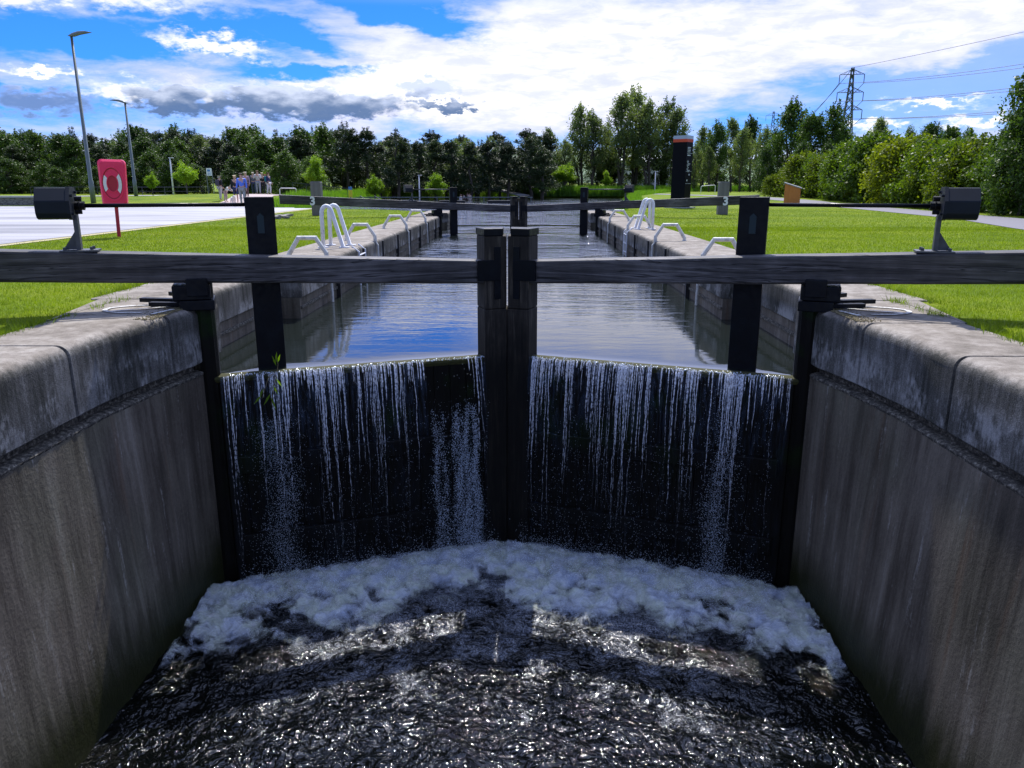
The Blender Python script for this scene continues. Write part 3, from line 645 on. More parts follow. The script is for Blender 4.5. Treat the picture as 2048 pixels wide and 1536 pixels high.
# foam billows along the foot of both leaves
def foam():
    xs = np.linspace(-3.28, 3.28, 430); ts = np.linspace(-.02, 2.1, 150)
    X = np.repeat(xs[None], len(ts), 0); Tt = np.repeat(ts[:, None], len(xs), 1)
    ax = np.sqrt(X*X+.05); Y = 9.25-.364*ax-Tt/.94
    wd = 1.30+.40*(vnoise(X, Tt*0, 1.3, 21, 2)-.5)*2-.10*S(2.0, 3.1, ax)
    wd = wd*(1.03+.09*np.tanh(X*2))
    cov = S(0, .22, Tt)*(1-S(wd*.55, wd*1.40, Tt))
    big = vnoise(X*1.1, Y*1.5, 3.3, 31, 2); m = vnoise(X, Y, 8, 32, 3); f = vnoise(X, Y, 24, 33, 2)
    bil = 1-np.abs(vnoise(X, Y*1.2, 4.2, 34, 3)-.5)*2
    h = .065*S(.05, .5, Tt)*(1-S(.6, 1.6, Tt))
    Z = ZL-.02+h*(.35+1.3*big)+.10*(bil-.62)*cov+.045*(m-.5)+.010*(f-.5)
    hole = vnoise(X+5, Y*1.4+X*.3, 3.4, 35, 4)
    cov = cov*(1-S(.52, .68, hole)*.6*S(.45, 1.0, Tt))
    cov = cov*(.35+.65*S(0, .40, Tt)); cov = np.clip(cov*1.25+.35*(m-.5), 0, 1)
    Z = Z+.02
    nx = len(xs); i, j = np.meshgrid(np.arange(nx-1), np.arange(len(ts)-1)); a = (j*nx+i).ravel(); F0 = np.stack([a, a+1, a+nx+1, a+nx], 1)
    Vs, Fs, Cs = [], [], []
    for q in range(4):                                   # froth piled in thinning shells
        n3 = vnoise(X+q*3.1, Y-q*1.7, 5.5, 60+q, 4)
        Zq = Z+.010*q+.022*q*(n3-.5)*S(0, .3, Tt); cq = np.clip(cov-.10*q+.25*(n3-.5)*(q > 0), 0, 1).ravel()
        Vs.append(np.stack([X.ravel(), Y.ravel(), Zq.ravel()], 1)); Fs.append(F0[cq[F0].max(1) > .04]+q*X.size); Cs.append(cq)
    V = np.concatenate(Vs); F = np.concatenate(Fs); c = np.concatenate(Cs)
    me = npmesh('foam', V, F, True); at = me.color_attributes.new('cover', 'FLOAT_COLOR', 'POINT')
    at.data.foreach_set('color', np.stack([c, c, c, np.ones_like(c)], 1).astype(np.float32).ravel())
    o = link('foam', me, m=M['foam']); tag(o, 'churning blue white foam along the foot of the spilling near gates', 'foam', kind='stuff')
foam()

def drops(mb_pts, rad):
    """small octahedra at given points"""
    P = np.asarray(mb_pts, float); n = len(P); r = np.asarray(rad)[:, None, None]
    base = np.array([(1, 0, 0), (-1, 0, 0), (0, 1, 0), (0, -1, 0), (0, 0, 1.5), (0, 0, -1.5)])[None]*r
    V = (P[:, None]+base).reshape(-1, 3)
    f = np.array([(0, 2, 4), (2, 1, 4), (1, 3, 4), (3, 0, 4), (2, 0, 5), (1, 2, 5), (3, 1, 5), (0, 3, 5)])
    F = (f[None]+np.arange(n)[:, None, None]*6).reshape(-1, 3); return V, F
def waterfall(idx):
    G, T, H = gates[idx]; sx = -1 if idx == 0 else 1; r = np.random.default_rng(40+idx)
    WF = thing('waterfall', 'thin veil of water falling over the %s near gate leaf' % side[sx], 'waterfall', H, group='water falling over the near gates')
    Tn = lambda a, b, z: np.stack([-sx*(a*math.cos(PSI)-b*math.sin(PSI)), a*math.sin(PSI)+b*math.cos(PSI), z], -1)
    # sheet
    na, nz = 160, 40; A, D = np.meshgrid(np.linspace(.18, Lg-.34, na), np.linspace(0, 1, nz)**1.4)
    drop = D*2.42; th = .17*np.sqrt(drop)+.025*(vnoise(A, drop*.6, 9, 50+idx, 3)-.5)*S(0, .3, drop)
    # a dry gap over the taller part of the crest next to the mitre of the left leaf
    V = Tn(A, -.112-th, -.768-drop).reshape(-1, 3)
    i, j = np.meshgrid(np.arange(na-1), np.arange(nz-1)); q = (j*na+i).ravel(); F = np.stack([q, q+1, q+na+1, q+na], 1)
    if idx == 0:
        am = A[:-1, :-1].ravel(); F = F[~((am > 2.42) & (am < Lg-.42))]
    link('water_sheet', npmesh('water_sheet', V, F, True), WF, M['sheet'])
    # strands
    Vs = []; Fs = []; nb = 0; n = 4
    aa = list(r.uniform(.2, Lg-.37, 90)); nshort = len(aa)
    while len(aa) < 255:
        a_ = r.uniform(.2, Lg-.37)
        if r.random() < .12+1.1*max(0, noise.noise(Vector((a_*4.2, idx*7.3, 1)))+.35)**1.3: aa.append(a_)
    for qi, a in enumerate(aa):
        if idx == 0 and 2.42 < a < Lg-.47 and r.random() < .93: continue
        if idx == 0 and .42 < a < .55 and r.random() < .8: continue
        ln = min(2.3, r.gamma(1.5, .36)+.06)
        if qi < nshort: ln = r.uniform(.04, .26)
        elif r.random() < .20: ln = r.uniform(1.0, 2.35)
        seg = max(6, int(ln/.028)); d = np.linspace(0, ln, seg); R0 = .0015+.0042*r.random()**2
        v = .17*r.uniform(.85, 1.2); wob = np.cumsum(r.normal(0, .0022, seg))+.004*np.sin(d*r.uniform(5, 14)+r.uniform(0, 6))
        cen = Tn(a+wob*S(0, .5, d), -.112-v*np.sqrt(d), -.764-d)
        rad = R0*(1+.45*np.sin(d*r.uniform(60, 110)+r.uniform(0, 6)))*(1.35-.8*d/2.3)*(1-S(ln*.75, ln, d)*.8)
        gaps = r.random(seg) < np.clip(d-.45, 0, 1)*.45; rad = np.where(gaps, .0002, rad)
        an = np.arange(n)*2*math.pi/n; ring = np.stack([np.cos(an), np.sin(an), 0*an], -1)
        vs = (cen[:, None]+ring[None]*rad[:, None, None]).reshape(-1, 3); Vs.append(vs)
        i, k = np.meshgrid(np.arange(seg-1), np.arange(n), indexing='ij')
        Fs.append(np.stack([i*n+k, i*n+(k+1) % n, (i+1)*n+(k+1) % n, (i+1)*n+k], -1).reshape(-1, 4)+nb); nb += len(vs)
    link('water_strands', npmesh('water_strands', np.concatenate(Vs), np.concatenate(Fs), True), WF, M['strand'])
    # beads on the lip, drops in the air, splash at the foot
    pts = []; rad = []
    m = 330; a = r.uniform(.27, Lg-.33, m); pts.append(Tn(a, -.10+r.normal(0, .012, m), -.762+r.normal(0, .006, m))); rad.append(r.uniform(.003, .008, m))
    m = 2600; a = r.uniform(.3, Lg-.34, m); d = 2.3*r.random(m)**.6
    a = a+.06*np.sin(d*3+a*20)*.5
    pts.append(Tn(a, -.11-.17*np.sqrt(d)+r.normal(0, .03, m)*d, -.77-d)); rad.append(r.uniform(.0012, .0034, m))
    m = 9500; a = r.uniform(.2, Lg-.3, m); hgt = r.exponential(.075, m)
    pts.append(Tn(a, -.22-r.random(m)*.75, -3.17+hgt)); rad.append(r.uniform(.0014, .004, m))
    if idx == 0:   # the broken jet left of the mitre
        m = 11000; cc = r.uniform(2.50, 3.06, 30); ww = r.random(26)**1.5; ce_i = r.choice(26, m, p=ww/ww.sum()); ce = cc[ce_i]; d = .50+.16*r.random(26)[ce_i]+1.75*r.random(m)**.8
        a = ce+r.normal(0, .012, m)*(.5+d*1.1)+.015*np.sin(d*7+ce*40); b = -.13-.10*d+r.normal(0, .035, m)
        pts.append(Tn(a, b, -.76-d)); rad.append(r.uniform(.0014, .0042, m)*np.where(r.random(m) < .05, 1.8, 1))
        m = 4500; a = .72+r.normal(0, .10, m); d = .5+1.8*r.random(m)
        pts.append(Tn(a+.05*np.sin(d*6), -.13-.13*d+r.normal(0, .03, m), -.76-d)); rad.append(r.uniform(.0012, .0034, m))
    else:
        m = 4200; a = .86+r.normal(0, .08, m); d = .15+2.2*r.random(m)**.6
        pts.append(Tn(a+.03*np.sin(d*5), -.13-.15*d+r.normal(0, .03, m), -.76-d)); rad.append(r.uniform(.0012, .0036, m))
    V, F = drops(np.concatenate(pts), np.concatenate(rad))
    sp = link('spray', npmesh('spray', V, F, True), WF, M['drop']); sp['kind'] = 'stuff'
waterfall(0); waterfall(1)

# twig with leaves caught on the crest
tw = thing('willow_twig', 'yellow green leafy twig caught on the weir crest beside the left paddle post', 'twig', (-2.55, 8.30, -.76))
mb = MB()
for p0, p1, p2 in (((0, 0, 0), (.02, -.02, .08), (.0, -.03, .17)), ((0, 0, 0), (.03, -.18, -.06), (-.02, -.24, -.33)), ((0, 0, 0), (-.05, -.16, -.03), (-.12, -.22, -.26))):
    mb.tube([p0, p1, p2], [.006, .004, .002], 5)
mb.build('stem', M['seal'], tw)
Vl = []; Fl = []
for p, d in (((0, -.03, .1), (.02, 0, .13)), ((.01, -.02, .09), (.05, -.02, .11)), ((.0, -.02, .06), (-.04, 0, .12)), ((-.02, -.22, -.2), (-.08, -.03, -.13)), ((-.02, -.23, -.24), (.06, -.03, -.14)), ((-.1, -.2, -.15), (-.07, 0, -.12)), ((.0, -.2, -.1), (.07, -.02, -.13)), ((-.12, -.22, -.22), (-.09, -.03, -.10)), ((.03, -.15, -.05), (.06, 0, -.1))):
    p = Vector(p); d = Vector(d); n_ = d.cross(Vector((.3, 1, .2))).normalized()*.014; k = len(Vl)
    Vl += [p, p+d*.45+n_, p+d, p+d*.45-n_]; Fl.append((k, k+1, k+2, k+3))
MB().add(Vl, Fl).build('leaves', M['young'], tw)

# ------------------------------------------------------------ painted marks by the hinges
def strip(name, pts, wd, m, lab, cat, z=.004):
    pts = [Vector((*p, z)) for p in pts]; V = []
    for i, p in enumerate(pts):
        d = (pts[min(i+1, len(pts)-1)]-pts[max(i-1, 0)]).normalized(); n = Vector((-d.y, d.x, 0))*wd/2; V += [p-n, p+n]
    return V, [(2*i, 2*i+1, 2*i+3, 2*i+2) for i in range(len(pts)-1)]
for sx in (-1, 1):
    mb = MB()
    for pts in ([(sx*(3.76+.36*math.cos(a)), 7.84+.25*math.sin(a)) for a in np.linspace(-1.9, 1.9, 22)], [(sx*4.02, 7.68), (sx*3.50, 8.02)], [(sx*3.50, 7.52), (sx*3.42, 7.82)]):
        V, F = strip('', pts, .05, None, '', ''); mb.add([v+Vector((0, 0, .006)) for v in V], F)
    o = mb.build('painted_marking', M['linepaint']); tag(o, 'worn white painted arc and lines on the coping by the %s near hinge' % side[sx], 'marking', 'white marks at the near hinges')

# ------------------------------------------------------------ handrail hoops and ladders
ordn = ['nearest', 'second', 'third', 'farthest']
hoop0 = None
def make_hoop():
    t = thing('hand_hoop', 'x', 'handrail')
    mb = MB(); p = [(.66, 0, 0), (.66, 0, .06), (.47, 0, .36), (.17, 0, .36), (0, 0, .10), (0, 0, -.02)]
    mb.tube(p, .042, 8); mb.build('hoop', M['offwhite'], t)
    mb = MB(); mb.tube([(0, 0, -.02), (-.06, 0, -.10), (-.065, 0, -.75)], .024, 8); mb.build('wall_pipe', M['offwhite'], t)
    mb = MB(); mb.tube([(.66, 0, -.005), (.66, 0, .014)], .06, 10); mb.build('foot_plate', M['offwhite'], t)
    return t
for sx, ds in ((-1, (13.4, 17.9, 22.8, 27.3)), (1, (13.1, 17.9, 22.7, 27.5))):
    for i, y in enumerate(ds):
        if hoop0 is None: t = hoop0 = make_hoop()
        else:
            t = hoop0.copy(); COL.objects.link(t)
            for ch in hoop0.children: cc = ch.copy(); COL.objects.link(cc); cc.parent = t
        t.location = (sx*3.22, y, 0); t.scale = (sx, 1, 1)
        t['label'] = '%s angular off white hand hoop on the %s coping of the upper chamber' % (ordn[i], side[sx]); t['group'] = 'hand hoops on the chamber coping'
for sx, y in ((-1, 15.8), (1, 22.4)):
    t = thing('safety_ladder', 'white safety ladder with tall looped handrails on the %s chamber wall' % side[sx], 'ladder', (sx*3.2, y, 0), group='looped safety ladders')
    for dy in (0, .62):
        mb = MB(); p = [(.66, 0), (.68, .62)]+[(.55-.13*math.cos(a), .64+.16*math.sin(a)) for a in np.linspace(math.pi, 0, 7)[::-1]][::-1]
        pts = [(sx*.68, dy, 0), (sx*.68, dy, .66)]+[(sx*(.575+.105*math.cos(a)), dy, .68+.15*math.sin(a)) for a in np.linspace(.2, math.pi-.35, 7)]+[(sx*.28, dy, .02), (sx*.24, dy, -.0)]
        mb.tube(pts, .043, 8); hr = mb.build('handrail', M['white'], t, smooth=True)
        
        for xx_ in (.68, .25): mb = MB(); mb.box((sx*xx_, dy, .012), (.2, .12, .02)); mb.build('foot_plate', M['white'], hr)
    for dy in (0, .62):
        mb = MB(); mb.tube([(sx*.1, dy, .03), (-sx*.04, dy, -.08), (-sx*.045, dy, -.9)], .022, 8); mb.build('stringer', M['white'], t)
    for k in range(3):
        mb = MB(); mb.tube([(-sx*.045, 0, -.15-.25*k), (-sx*.045, .62, -.15-.25*k)], .016, 6); mb.build('rung', M['white'], t)

# ------------------------------------------------------------ lifebuoy housing
t = thing('lifebuoy_housing', 'red plastic lifebuoy housing with white reflective marks on a leaning red post', 'lifebuoy housing', (-9.83, 19.2, 0), R(20))
t.rotation_euler = (0, R(1.5), R(20)); t.scale = (.86, 1, 1)
def rr(wd, ht, r, y, n=5, taper=0):
    p = []
    for cx, cz, a0 in ((wd/2-r, ht/2-r, 0), (-wd/2+r, ht/2-r, 90), (-wd/2+r, -ht/2+r, 180), (wd/2-r, -ht/2+r, 270)):
        for k in range(n):
            a = R(a0+90*k/(n-1)); x = cx+r*math.cos(a); z = cz+r*math.sin(a); p.append(Vector((x*(1-taper*(.5-z/ht)), y, 1.28+z)))
    return p
mb = MB(); mb.loft([rr(.60, 1.00, .09, .17, taper=.10), rr(.70, 1.10, .10, .13, taper=.1), rr(.71, 1.11, .10, .02, taper=.1), rr(.69, 1.09, .10, .015, taper=.1)]); mb.build('back_shell', M['red'], t, smooth=False)
mb = MB(); mb.loft([rr(.69, 1.09, .10, .010, taper=.1), rr(.71, 1.11, .10, .0, taper=.1), rr(.70, 1.10, .10, -.12, taper=.1), rr(.60, 1.0, .09, -.17, taper=.1), rr(.58, .98, .08, -.172, taper=.1)]); fc = mb.build('front_cover', M['red'], t)
def ring(r0, r1, y0, y1, a0=0, a1=360, n=40, zc=1.27, sx_=1, sz=1.45):
    V = []; F = []; full = a1-a0 >= 360
    for k in range(n+1):
        a = R(a0+(a1-a0)*k/n)
        for r_, y in ((r0, y0), (r0, y1), (r1, y1), (r1, y0)): V.append((r_*math.cos(a)*sx_, y, zc+r_*math.sin(a)*sz))
    for k in range(n):
        for q in range(4): F.append((k*4+q, k*4+(q+1) % 4, k*4+4+(q+1) % 4, k*4+4+q))
    F += [(0, 1, 2, 3), (n*4, n*4+3, n*4+2, n*4+1)]
    return V, F
mb = MB(); mb.add(*ring(.13, .145, -.165, -.205)); mb.add(*ring(.255, .285, -.165, -.205)); mb.build('embossed_ring', M['red'], fc)
mb = MB(); mb.add(*ring(.001, .135, -.171, -.176)); mb.add(*ring(.235, .262, -.171, -.177)); mb.build('recess_shade', M['redpost'], fc)  # flat darker red disc and ring: shade of the moulded hollows put into colour
for a0, a1 in ((145, 215), (-42, 42)):
    mb = MB(); mb.add(*ring(.152, .235, -.170, -.186, a0, a1, 14)); mb.build('reflector', M['signwhite'], fc)
mb = MB(); mb.box((0, .06, .4), (.09, .06, .86)); mb.build('post', M['redpost'], t, bevel=.006)

# ------------------------------------------------------------ lamps
def tall_lamp(x, y, h, armx, lab):
    z = gz1(x, y); t = thing('street_lamp', lab, 'street lamp', (x, y, z-.05), group='tall grey street lamps')
    mb = MB(); mb.tube([(0, 0, 0), (0, 0, 1.4), (0, 0, 1.45), (0, 0, h)], [.16, .15, .12, .075], 12); mb.build('pole', M['lampgrey'], t, smooth=True)
    mb = MB(); s = armx
    pr = [(-.12, .0), (.10, .12), (.45, .22), (.85, .24), (1.25, .17)]; bt = [(-.12, -.06), (.10, -.05), (.45, .05), (.85, .12), (1.25, .16)]
    P = []
    for (a, za), (b, zb_) in zip(pr, bt):
        w_ = .20 if a < .9 else .08
        P.append([Vector((s*a, -w_, h+zb_)), Vector((s*a, w_, h+zb_)), Vector((s*a, w_*.5, h+za)), Vector((s*a, -w_*.5, h+za))])
    mb.loft(P); mb.build('lamp_head', M['lampgrey'], t, smooth=True)
tall_lamp(-27.25, 50, 9.95, 1, 'tallest grey street lamp, its curved head pointing right, behind the left gearbox')
tall_lamp(-32.35, 66, 7.5, -1, 'shorter grey street lamp, its curved head pointing left, behind the red lifebuoy housing')
def slim_lamp(x, y, h, lab):
    z = gz1(x, y); t = thing('lamp_post', lab, 'lamp post', (x, y, z-.05), group='slim white lamp posts')
    mb = MB(); mb.tube([(0, 0, 0), (0, 0, h)], [.09, .065], 8); mb.build('pole', M['white'], t, smooth=True)
    mb = MB(); mb.box((.12, 0, h+.02), (.5, .16, .06)); mb.build('lamp_head', M['white'], t, bevel=.01)
slim_lamp(-34.05, 77, 3.5, 'slim white lamp post beside the low grey rail, left of the notice')
slim_lamp(-12.3, 95, 3.9, 'slim white lamp post left of the far gates')
slim_lamp(18.9, 113, 4.6, 'slim white lamp post in the reeds left of the black totem')

# ------------------------------------------------------------ stop posts, brick arcs
for sx, x, y, lab in ((-1, -8.4, 32.8, 'grey timber stop post with dark foot behind the left far balance beam'), (1, 8.75, 34.0, 'grey timber stop post with a small lantern behind the right far balance beam')):
    t = thing('stop_post', lab, 'post', (x, y, 0), group='stop posts of the balance beams')
    mb = MB(); mb.box((0, 0, .66), (.42, .36, 1.36)); mb.build('post', M['stopwood'], t, bevel=.02)
    mb = MB(); mb.box((0, 0, 1.35), (.38, .32, .03)); mb.build('cap', M['stopwood'], t)
    if sx > 0:
        mb = MB(); mb.tube([(.30, 0, .9), (.30, 0, 1.42)], .03, 8); mb.tube([(.30, 0, 1.32), (.30, 0, 1.50)], [.05, .09], 8); mb.build('lantern', M['black'], t)
for sx in (-1, 1):
    t = thing('footing_arc', 'curved row of raised brick treads in the lawn under the %s far balance beam' % side[sx], 'brick arc', (sx*3.2, 31.9, 0), group='brick tread arcs')
    mb = MB()
    for k in range(22):
        a = R(176+k*1.35) ; rr_ = 6.2
        x = -sx*(rr_*math.cos(a)) * (1+.0*k); y = rr_*math.sin(a)*.55
        for q in (0, .55): mb.box((x*(1-.0)+sx*q*.3, y-q-.15*k*.2, .03), (.26, .09, .08), rz=sx*R(10+k))
    mb.build('treads', M['stone'], t)
    
# ------------------------------------------------------------ totem, lectern, signs, bench, rails
x, y = 8.85, 43.7; t = thing('totem_sign', 'tall black totem sign with orange band and pale top on the right lawn', 'sign', (x, y, 0), R(-38))
mb = MB(); mb.box((0, 0, 1.72), (.82, .74, 3.44)); body = mb.build('body', M['totem'], t, bevel=.01)
mb = MB(); mb.box((0, 0, 3.52), (.83, .75, .16)); mb.build('orange_band', M['orange'], t)
mb = MB(); mb.box((0, 0, 3.69), (.82, .74, .18)); mb.build('top_cap', M['totemtop'], t)
mb = MB(); rnd = random.Random(5)
f = .413
def tl(y0, y1, z, h=.028): mb.box((f+.002, (y0+y1)/2, z), (.005, y1-y0, h))
for k in range(4): tl(-.26, .18-rnd.random()*.12, 3.16-k*.075, .03)
tl(-.33, .33, 2.86, .014); tl(-.26, .1, 2.76, .05)
for k in range(9):
    tl(-.27+(k % 3)*.05, .12-rnd.random()*.25, 2.45-k*.068, .032)
tl(-.33, .33, 1.92, .012)
mb.tube([(f, .05, 1.75), (f+.006, .05, 1.75)], .05, 10); mb.tube([(f, -.17, 1.45), (f+.006, -.17, 1.45)], .05, 10)
tl(-.33, .33, 1.28, .012)
mb.build('lettering', M['text'], body)
mb = MB(); mb.box((0, 0, .0), (1.3, 1.2, .06)); mb.build('plinth', M['slab'], t)

t = thing('lectern', 'orange brown wooden lectern with slanted top beside the towpath', 'lectern', (16.5, 48.2, 0), R(-30))
mb = MB(); mb.add([(-.45, -.12, 0), (.45, -.12, 0), (-.45, .12, 0), (.45, .12, 0), (-.45, -.12, 1.28), (.45, -.12, 1.0), (-.45, .12, 1.28), (.45, .12, 1.0)], [(0, 2, 3, 1), (4, 5, 7, 6), (0, 1, 5, 4), (2, 6, 7, 3), (0, 4, 6, 2), (1, 3, 7, 5)])
mb.build('body', M['orangewood'], t, bevel=.01)
mb = MB(); mb.add([(-.52, -.17, 1.31), (.52, -.17, .985), (-.52, .17, 1.31), (.52, .17, .985), (-.52, -.17, 1.37), (.52, -.17, 1.045), (-.52, .17, 1.37), (.52, .17, 1.045)], [(0, 2, 3, 1), (4, 5, 7, 6), (0, 1, 5, 4), (2, 6, 7, 3), (0, 4, 6, 2), (1, 3, 7, 5)])
mb.build('slanted_top', M['slab'], t)

x, y = -23.6, 60; z = gz1(x, y)
t = thing('notice_sign', 'white notice with blue print on two grey poles left of the crowd', 'sign', (x, y, z))
for dx in (-.22, .22):
    mb = MB(); mb.tube([(dx, 0, -.1), (dx, 0, 1.7)], .03, 8); mb.build('pole', M['lampgrey'], t)
mb = MB(); mb.box((0, -.04, 1.62), (.40, .03, .55)); pn = mb.build('panel', M['signwhite'], t)
mb = MB(); mb.box((-.02, -.058, 1.72), (.22, .006, .16))
for k in range(4): mb.box((0, -.058, 1.56-.05*k), (.28-.04*(k % 2), .006, .02))
mb.build('print', M['signblue'], pn)

x, y = -16.9, 78; z = gz1(x, y)
t = thing('banner_sign', 'narrow blue and yellow banner sign standing left of the embankment steps', 'sign', (x, y, z))
mb = MB(); mb.box((0, 0, .45), (.12, .08, 1.0)); mb.build('post', M['lampgrey'], t)
mb = MB(); mb.box((0, 0, 1.22), (.36, .06, .82)); mb.build('yellow_panel', M['signyellow'], t)
mb = MB(); mb.box((0, 0, 1.78), (.36, .062, .30)); mb.build('blue_panel', M['signblue'], t)

t = thing('stone_bench', 'low dry stone wall bench with grey slab top at the left edge', 'bench', (-30.5, 47.5, gz1(-30.5, 47.5)))
mb = MB(); mb.box((0, 0, .18), (4.3, .6, .55)); mb.build('base', M['stone'], t)
mb = MB(); mb.box((0, 0, .50), (4.7, .8, .12)); mb.build('slab', M['slab'], t, bevel=.02)

def railing(name, lab, p0, p1, h, n, group=None, m='steel', diag=False):
    z0 = gz1(*p0); z1 = gz1(*p1); t = thing(name, lab, 'railing', (p0[0], p0[1], z0), group=group); D = Vector((p1[0]-p0[0], p1[1]-p0[1], z1-z0))
    mb = MB(); mb.tube([(0, 0, h), D+Vector((0, 0, h))], .03, 6); mb.build('top_rail', M[m], t)
    mb = MB(); mb.tube([(0, 0, h*.5), D+Vector((0, 0, h*.5))], .02, 6); mb.build('mid_rail', M[m], t)
    for k in range(n+1):
        q = D*(k/n); mb = MB(); mb.tube([q+Vector((0, 0, -.1)), q+Vector((0, 0, h))], .025, 6); mb.build('upright', M[m], t)
    if diag:
        for k in range(n):
            q = D*(k/n); q2 = D*((k+1)/n); mb = MB(); mb.tube([q+Vector((0, 0, h if k % 2 else 0)), q2+Vector((0, 0, 0 if k % 2 else h))], .018, 6); mb.build('brace', M[m], t)
    return t
railing('railing', 'long low grey rail across the road left of the notice sign', (-45, 72), (-28.5, 72), .75, 8)
railing('railing', 'grey braced railing sloping down to the right of the crowd', (-22.6, 78), (-17.5, 79.5), 1.15, 4, diag=True)
t = thing('white_hoop_barrier', 'low white bent pipe barrier in front of the braced railing', 'barrier', (-19.5, 66, gz1(-19.5, 66)))
MB().tube([(-.7, 0, -.1), (-.7, 0, .5), (-.6, 0, .6), (.6, 0, .6), (.7, 0, .5), (.7, 0, -.1)], .04, 8).build('pipe', M['white'], t)
t = thing('white_hoop_barrier', 'low white bent pipe barrier beyond the right stop post', 'barrier', (21, 90, gz1(21, 90)))
MB().tube([(-.7, 0, -.1), (-.7, 0, .7), (-.6, 0, .8), (.8, 0, .9), (.9, 0, .8), (.9, 0, -.1)], .04, 8).build('pipe', M['white'], t)
# steps with handrails down the bank
x, y = -14.6, 76; z = gz1(x, y); t = thing('steps', 'pale steps with two metal handrails on the bank left of the far gates', 'steps', (x, y, z))
for k in range(7):
    mb = MB(); mb.box((k*.28, -k*.15, .55-k*.14), (.9, 1.3, .14), rz=R(-20)); mb.build('step', M['slab'], t)
for dy, dx in ((.0, -.65), (.0, .75)):
    mb = MB(); mb.tube([(dx-.3, dy, 1.75), (dx+1.35, -1.0, .8)], .03, 6); mb.tube([(dx-.3, dy, 1.2), (dx+1.35, -1.0, .3)], .02, 6)
    for k in range(5): q = k/4; mb.tube([(dx-.3+1.65*q, dy-q, .3-.7*q), (dx-.3+1.65*q, dy-q, 1.75-.95*q)], .02, 6)
    mb.build('handrail', M['steel'], t)
# floating boom and landing stage rails
t = thing('floating_boom', 'long dark floating boom across the basin beyond the left far gate', 'boom', (-9, 84, ZU))
for k in range(3):
    mb = MB(); mb.box((-3.6+k*5.2, 0, .10), (2.8, .8, .42)); mb.build('pontoon', M['black'], t)
mb = MB(); mb.tube([(-10, 0, .62), (10.2, 0, .62)], .05, 6); mb.build('top_rail', M['lampgrey'], t)
mb = MB(); 
for k in range(5): mb.tube([(-10+k*5, 0, .0), (-10+k*5, 0, .62)], .04, 6)
mb.build('upright', M['lampgrey'], t)
t = thing('gangway', 'pale sloping gangway on the far bank left of the reeds', 'gangway', (-3.2, 117, .3))
mb = MB(); mb.add([(-1.5, 0, .2), (2.8, -5, -.7), (-.3, 1, .2), (4.4, -5, -.7), (-1.5, 0, .3), (2.8, -5, -.6), (-.3, 1, .3), (4.4, -5, -.6)], [(0, 2, 3, 1), (4, 5, 7, 6), (0, 1, 5, 4), (2, 6, 7, 3), (0, 4, 6, 2), (1, 3, 7, 5)]); mb.build('deck', M['slab'], t)
mb = MB(); mb.tube([(4.4, -5, -.6), (4.4, -5, .5), (6.6, -5, .5), (6.6, -5, -.7)], .05, 6); mb.build('handrail', M['steel'], t)
# distant industrial roof seen through the birches
for (x, y, w_, h_, lab) in ((34, 205, 13, 6.2, 'pale low building glimpsed between the birch trunks'), (52, 330, 26, 9, 'long grey roof far behind the trees right of the reeds')):
    t = thing('building', lab, 'building', (x, y, gz1(x, y)))
    mb = MB(); mb.box((0, 0, h_/2), (w_, 8, h_)); mb.build('wall', M['slab'], t)
    mb = MB(); mb.add([(-w_/2-.5, -4.4, h_), (w_/2+.5, -4.4, h_), (-w_/2-.5, 4.4, h_), (w_/2+.5, 4.4, h_), (-w_/2-.5, 0, h_+1.6), (w_/2+.5, 0, h_+1.6)], [(0, 1, 5, 4), (2, 4, 5, 3), (0, 4, 2), (1, 3, 5), (0, 2, 3, 1)]); mb.build('roof', M['signwhite'], t)

# ------------------------------------------------------------ pylons and wires
def pylon(x, y, h, lab, rz=0):
    t = thing('pylon', lab, 'pylon', (x, y, 0), rz, group='lattice pylons'); hw = lambda z: (3.4*(1-z/h)**1.25+.42)*h/47
    mb = MB(); rr_ = .19
    zs = [0, 7, 13, 18, 22.5, 26.5, 30, 33, 36, 39, 42, 45, 47]; zs = [z*h/47 for z in zs]
    for sx in (-1, 1):
        for sy in (-1, 1): mb.tube([(sx*hw(z), sy*hw(z), z) for z in zs], rr_, 4)
    for a, b in zip(zs[:-1], zs[1:]):
        for (p, q) in (((-1, -1), (1, -1)), ((1, -1), (1, 1)), ((1, 1), (-1, 1)), ((-1, 1), (-1, -1))):
            mb.tube([(p[0]*hw(a), p[1]*hw(a), a), (q[0]*hw(b), q[1]*hw(b), b)], .11, 4); mb.tube([(q[0]*hw(a), q[1]*hw(a), a), (p[0]*hw(b), p[1]*hw(b), b)], .11, 4)
    mb.build('tower', M['pylon'], t)
    tips = []
    for z, w_ in ((.945, 4.7), (.80, 5.0), (.655, 5.2)):
        z *= h; w_ *= h/47
        for s in (-1, 1):
            mb = MB(); b = hw(z)
            for yy in (-1, 1): mb.tube([(s*b, yy*b, z), (s*w_, 0, z)], .085, 4); mb.tube([(s*b, yy*b, z+1.8*h/47), (s*w_, 0, z)], .085, 4)
            for q in (.35, .7):
                mb.tube([(s*(b+(w_-b)*q), 0, z), (s*(b+(w_-b)*(q-.3)), 0, z+1.6*h/47*(1-q+.2))], .06, 4)
            arm = mb.build('cross_arm', M['pylon'], t)
            mb = MB(); dz = 3.4*h/47; mb.tube([(s*w_, 0, z), (s*w_, 0, z-dz)], .14, 5); mb.build('insulator', M['wire'], arm)
            tips.append((s*w_, z-dz))
    return t, tips
x1, y1 = 115.5, 290; h1 = 40.7
p1, tips = pylon(x1, y1, h1, 'tall lattice pylon with three pairs of arms above the right hedge', R(-12))
x2, y2 = 216.5, 705; p2, _ = pylon(x2, y2, 62, 'distant lattice pylon poking above the trees left of the tall one', R(-12))
c12, s12 = math.cos(R(-12)), math.sin(R(-12)); nxt = Vector((190, 80)); 
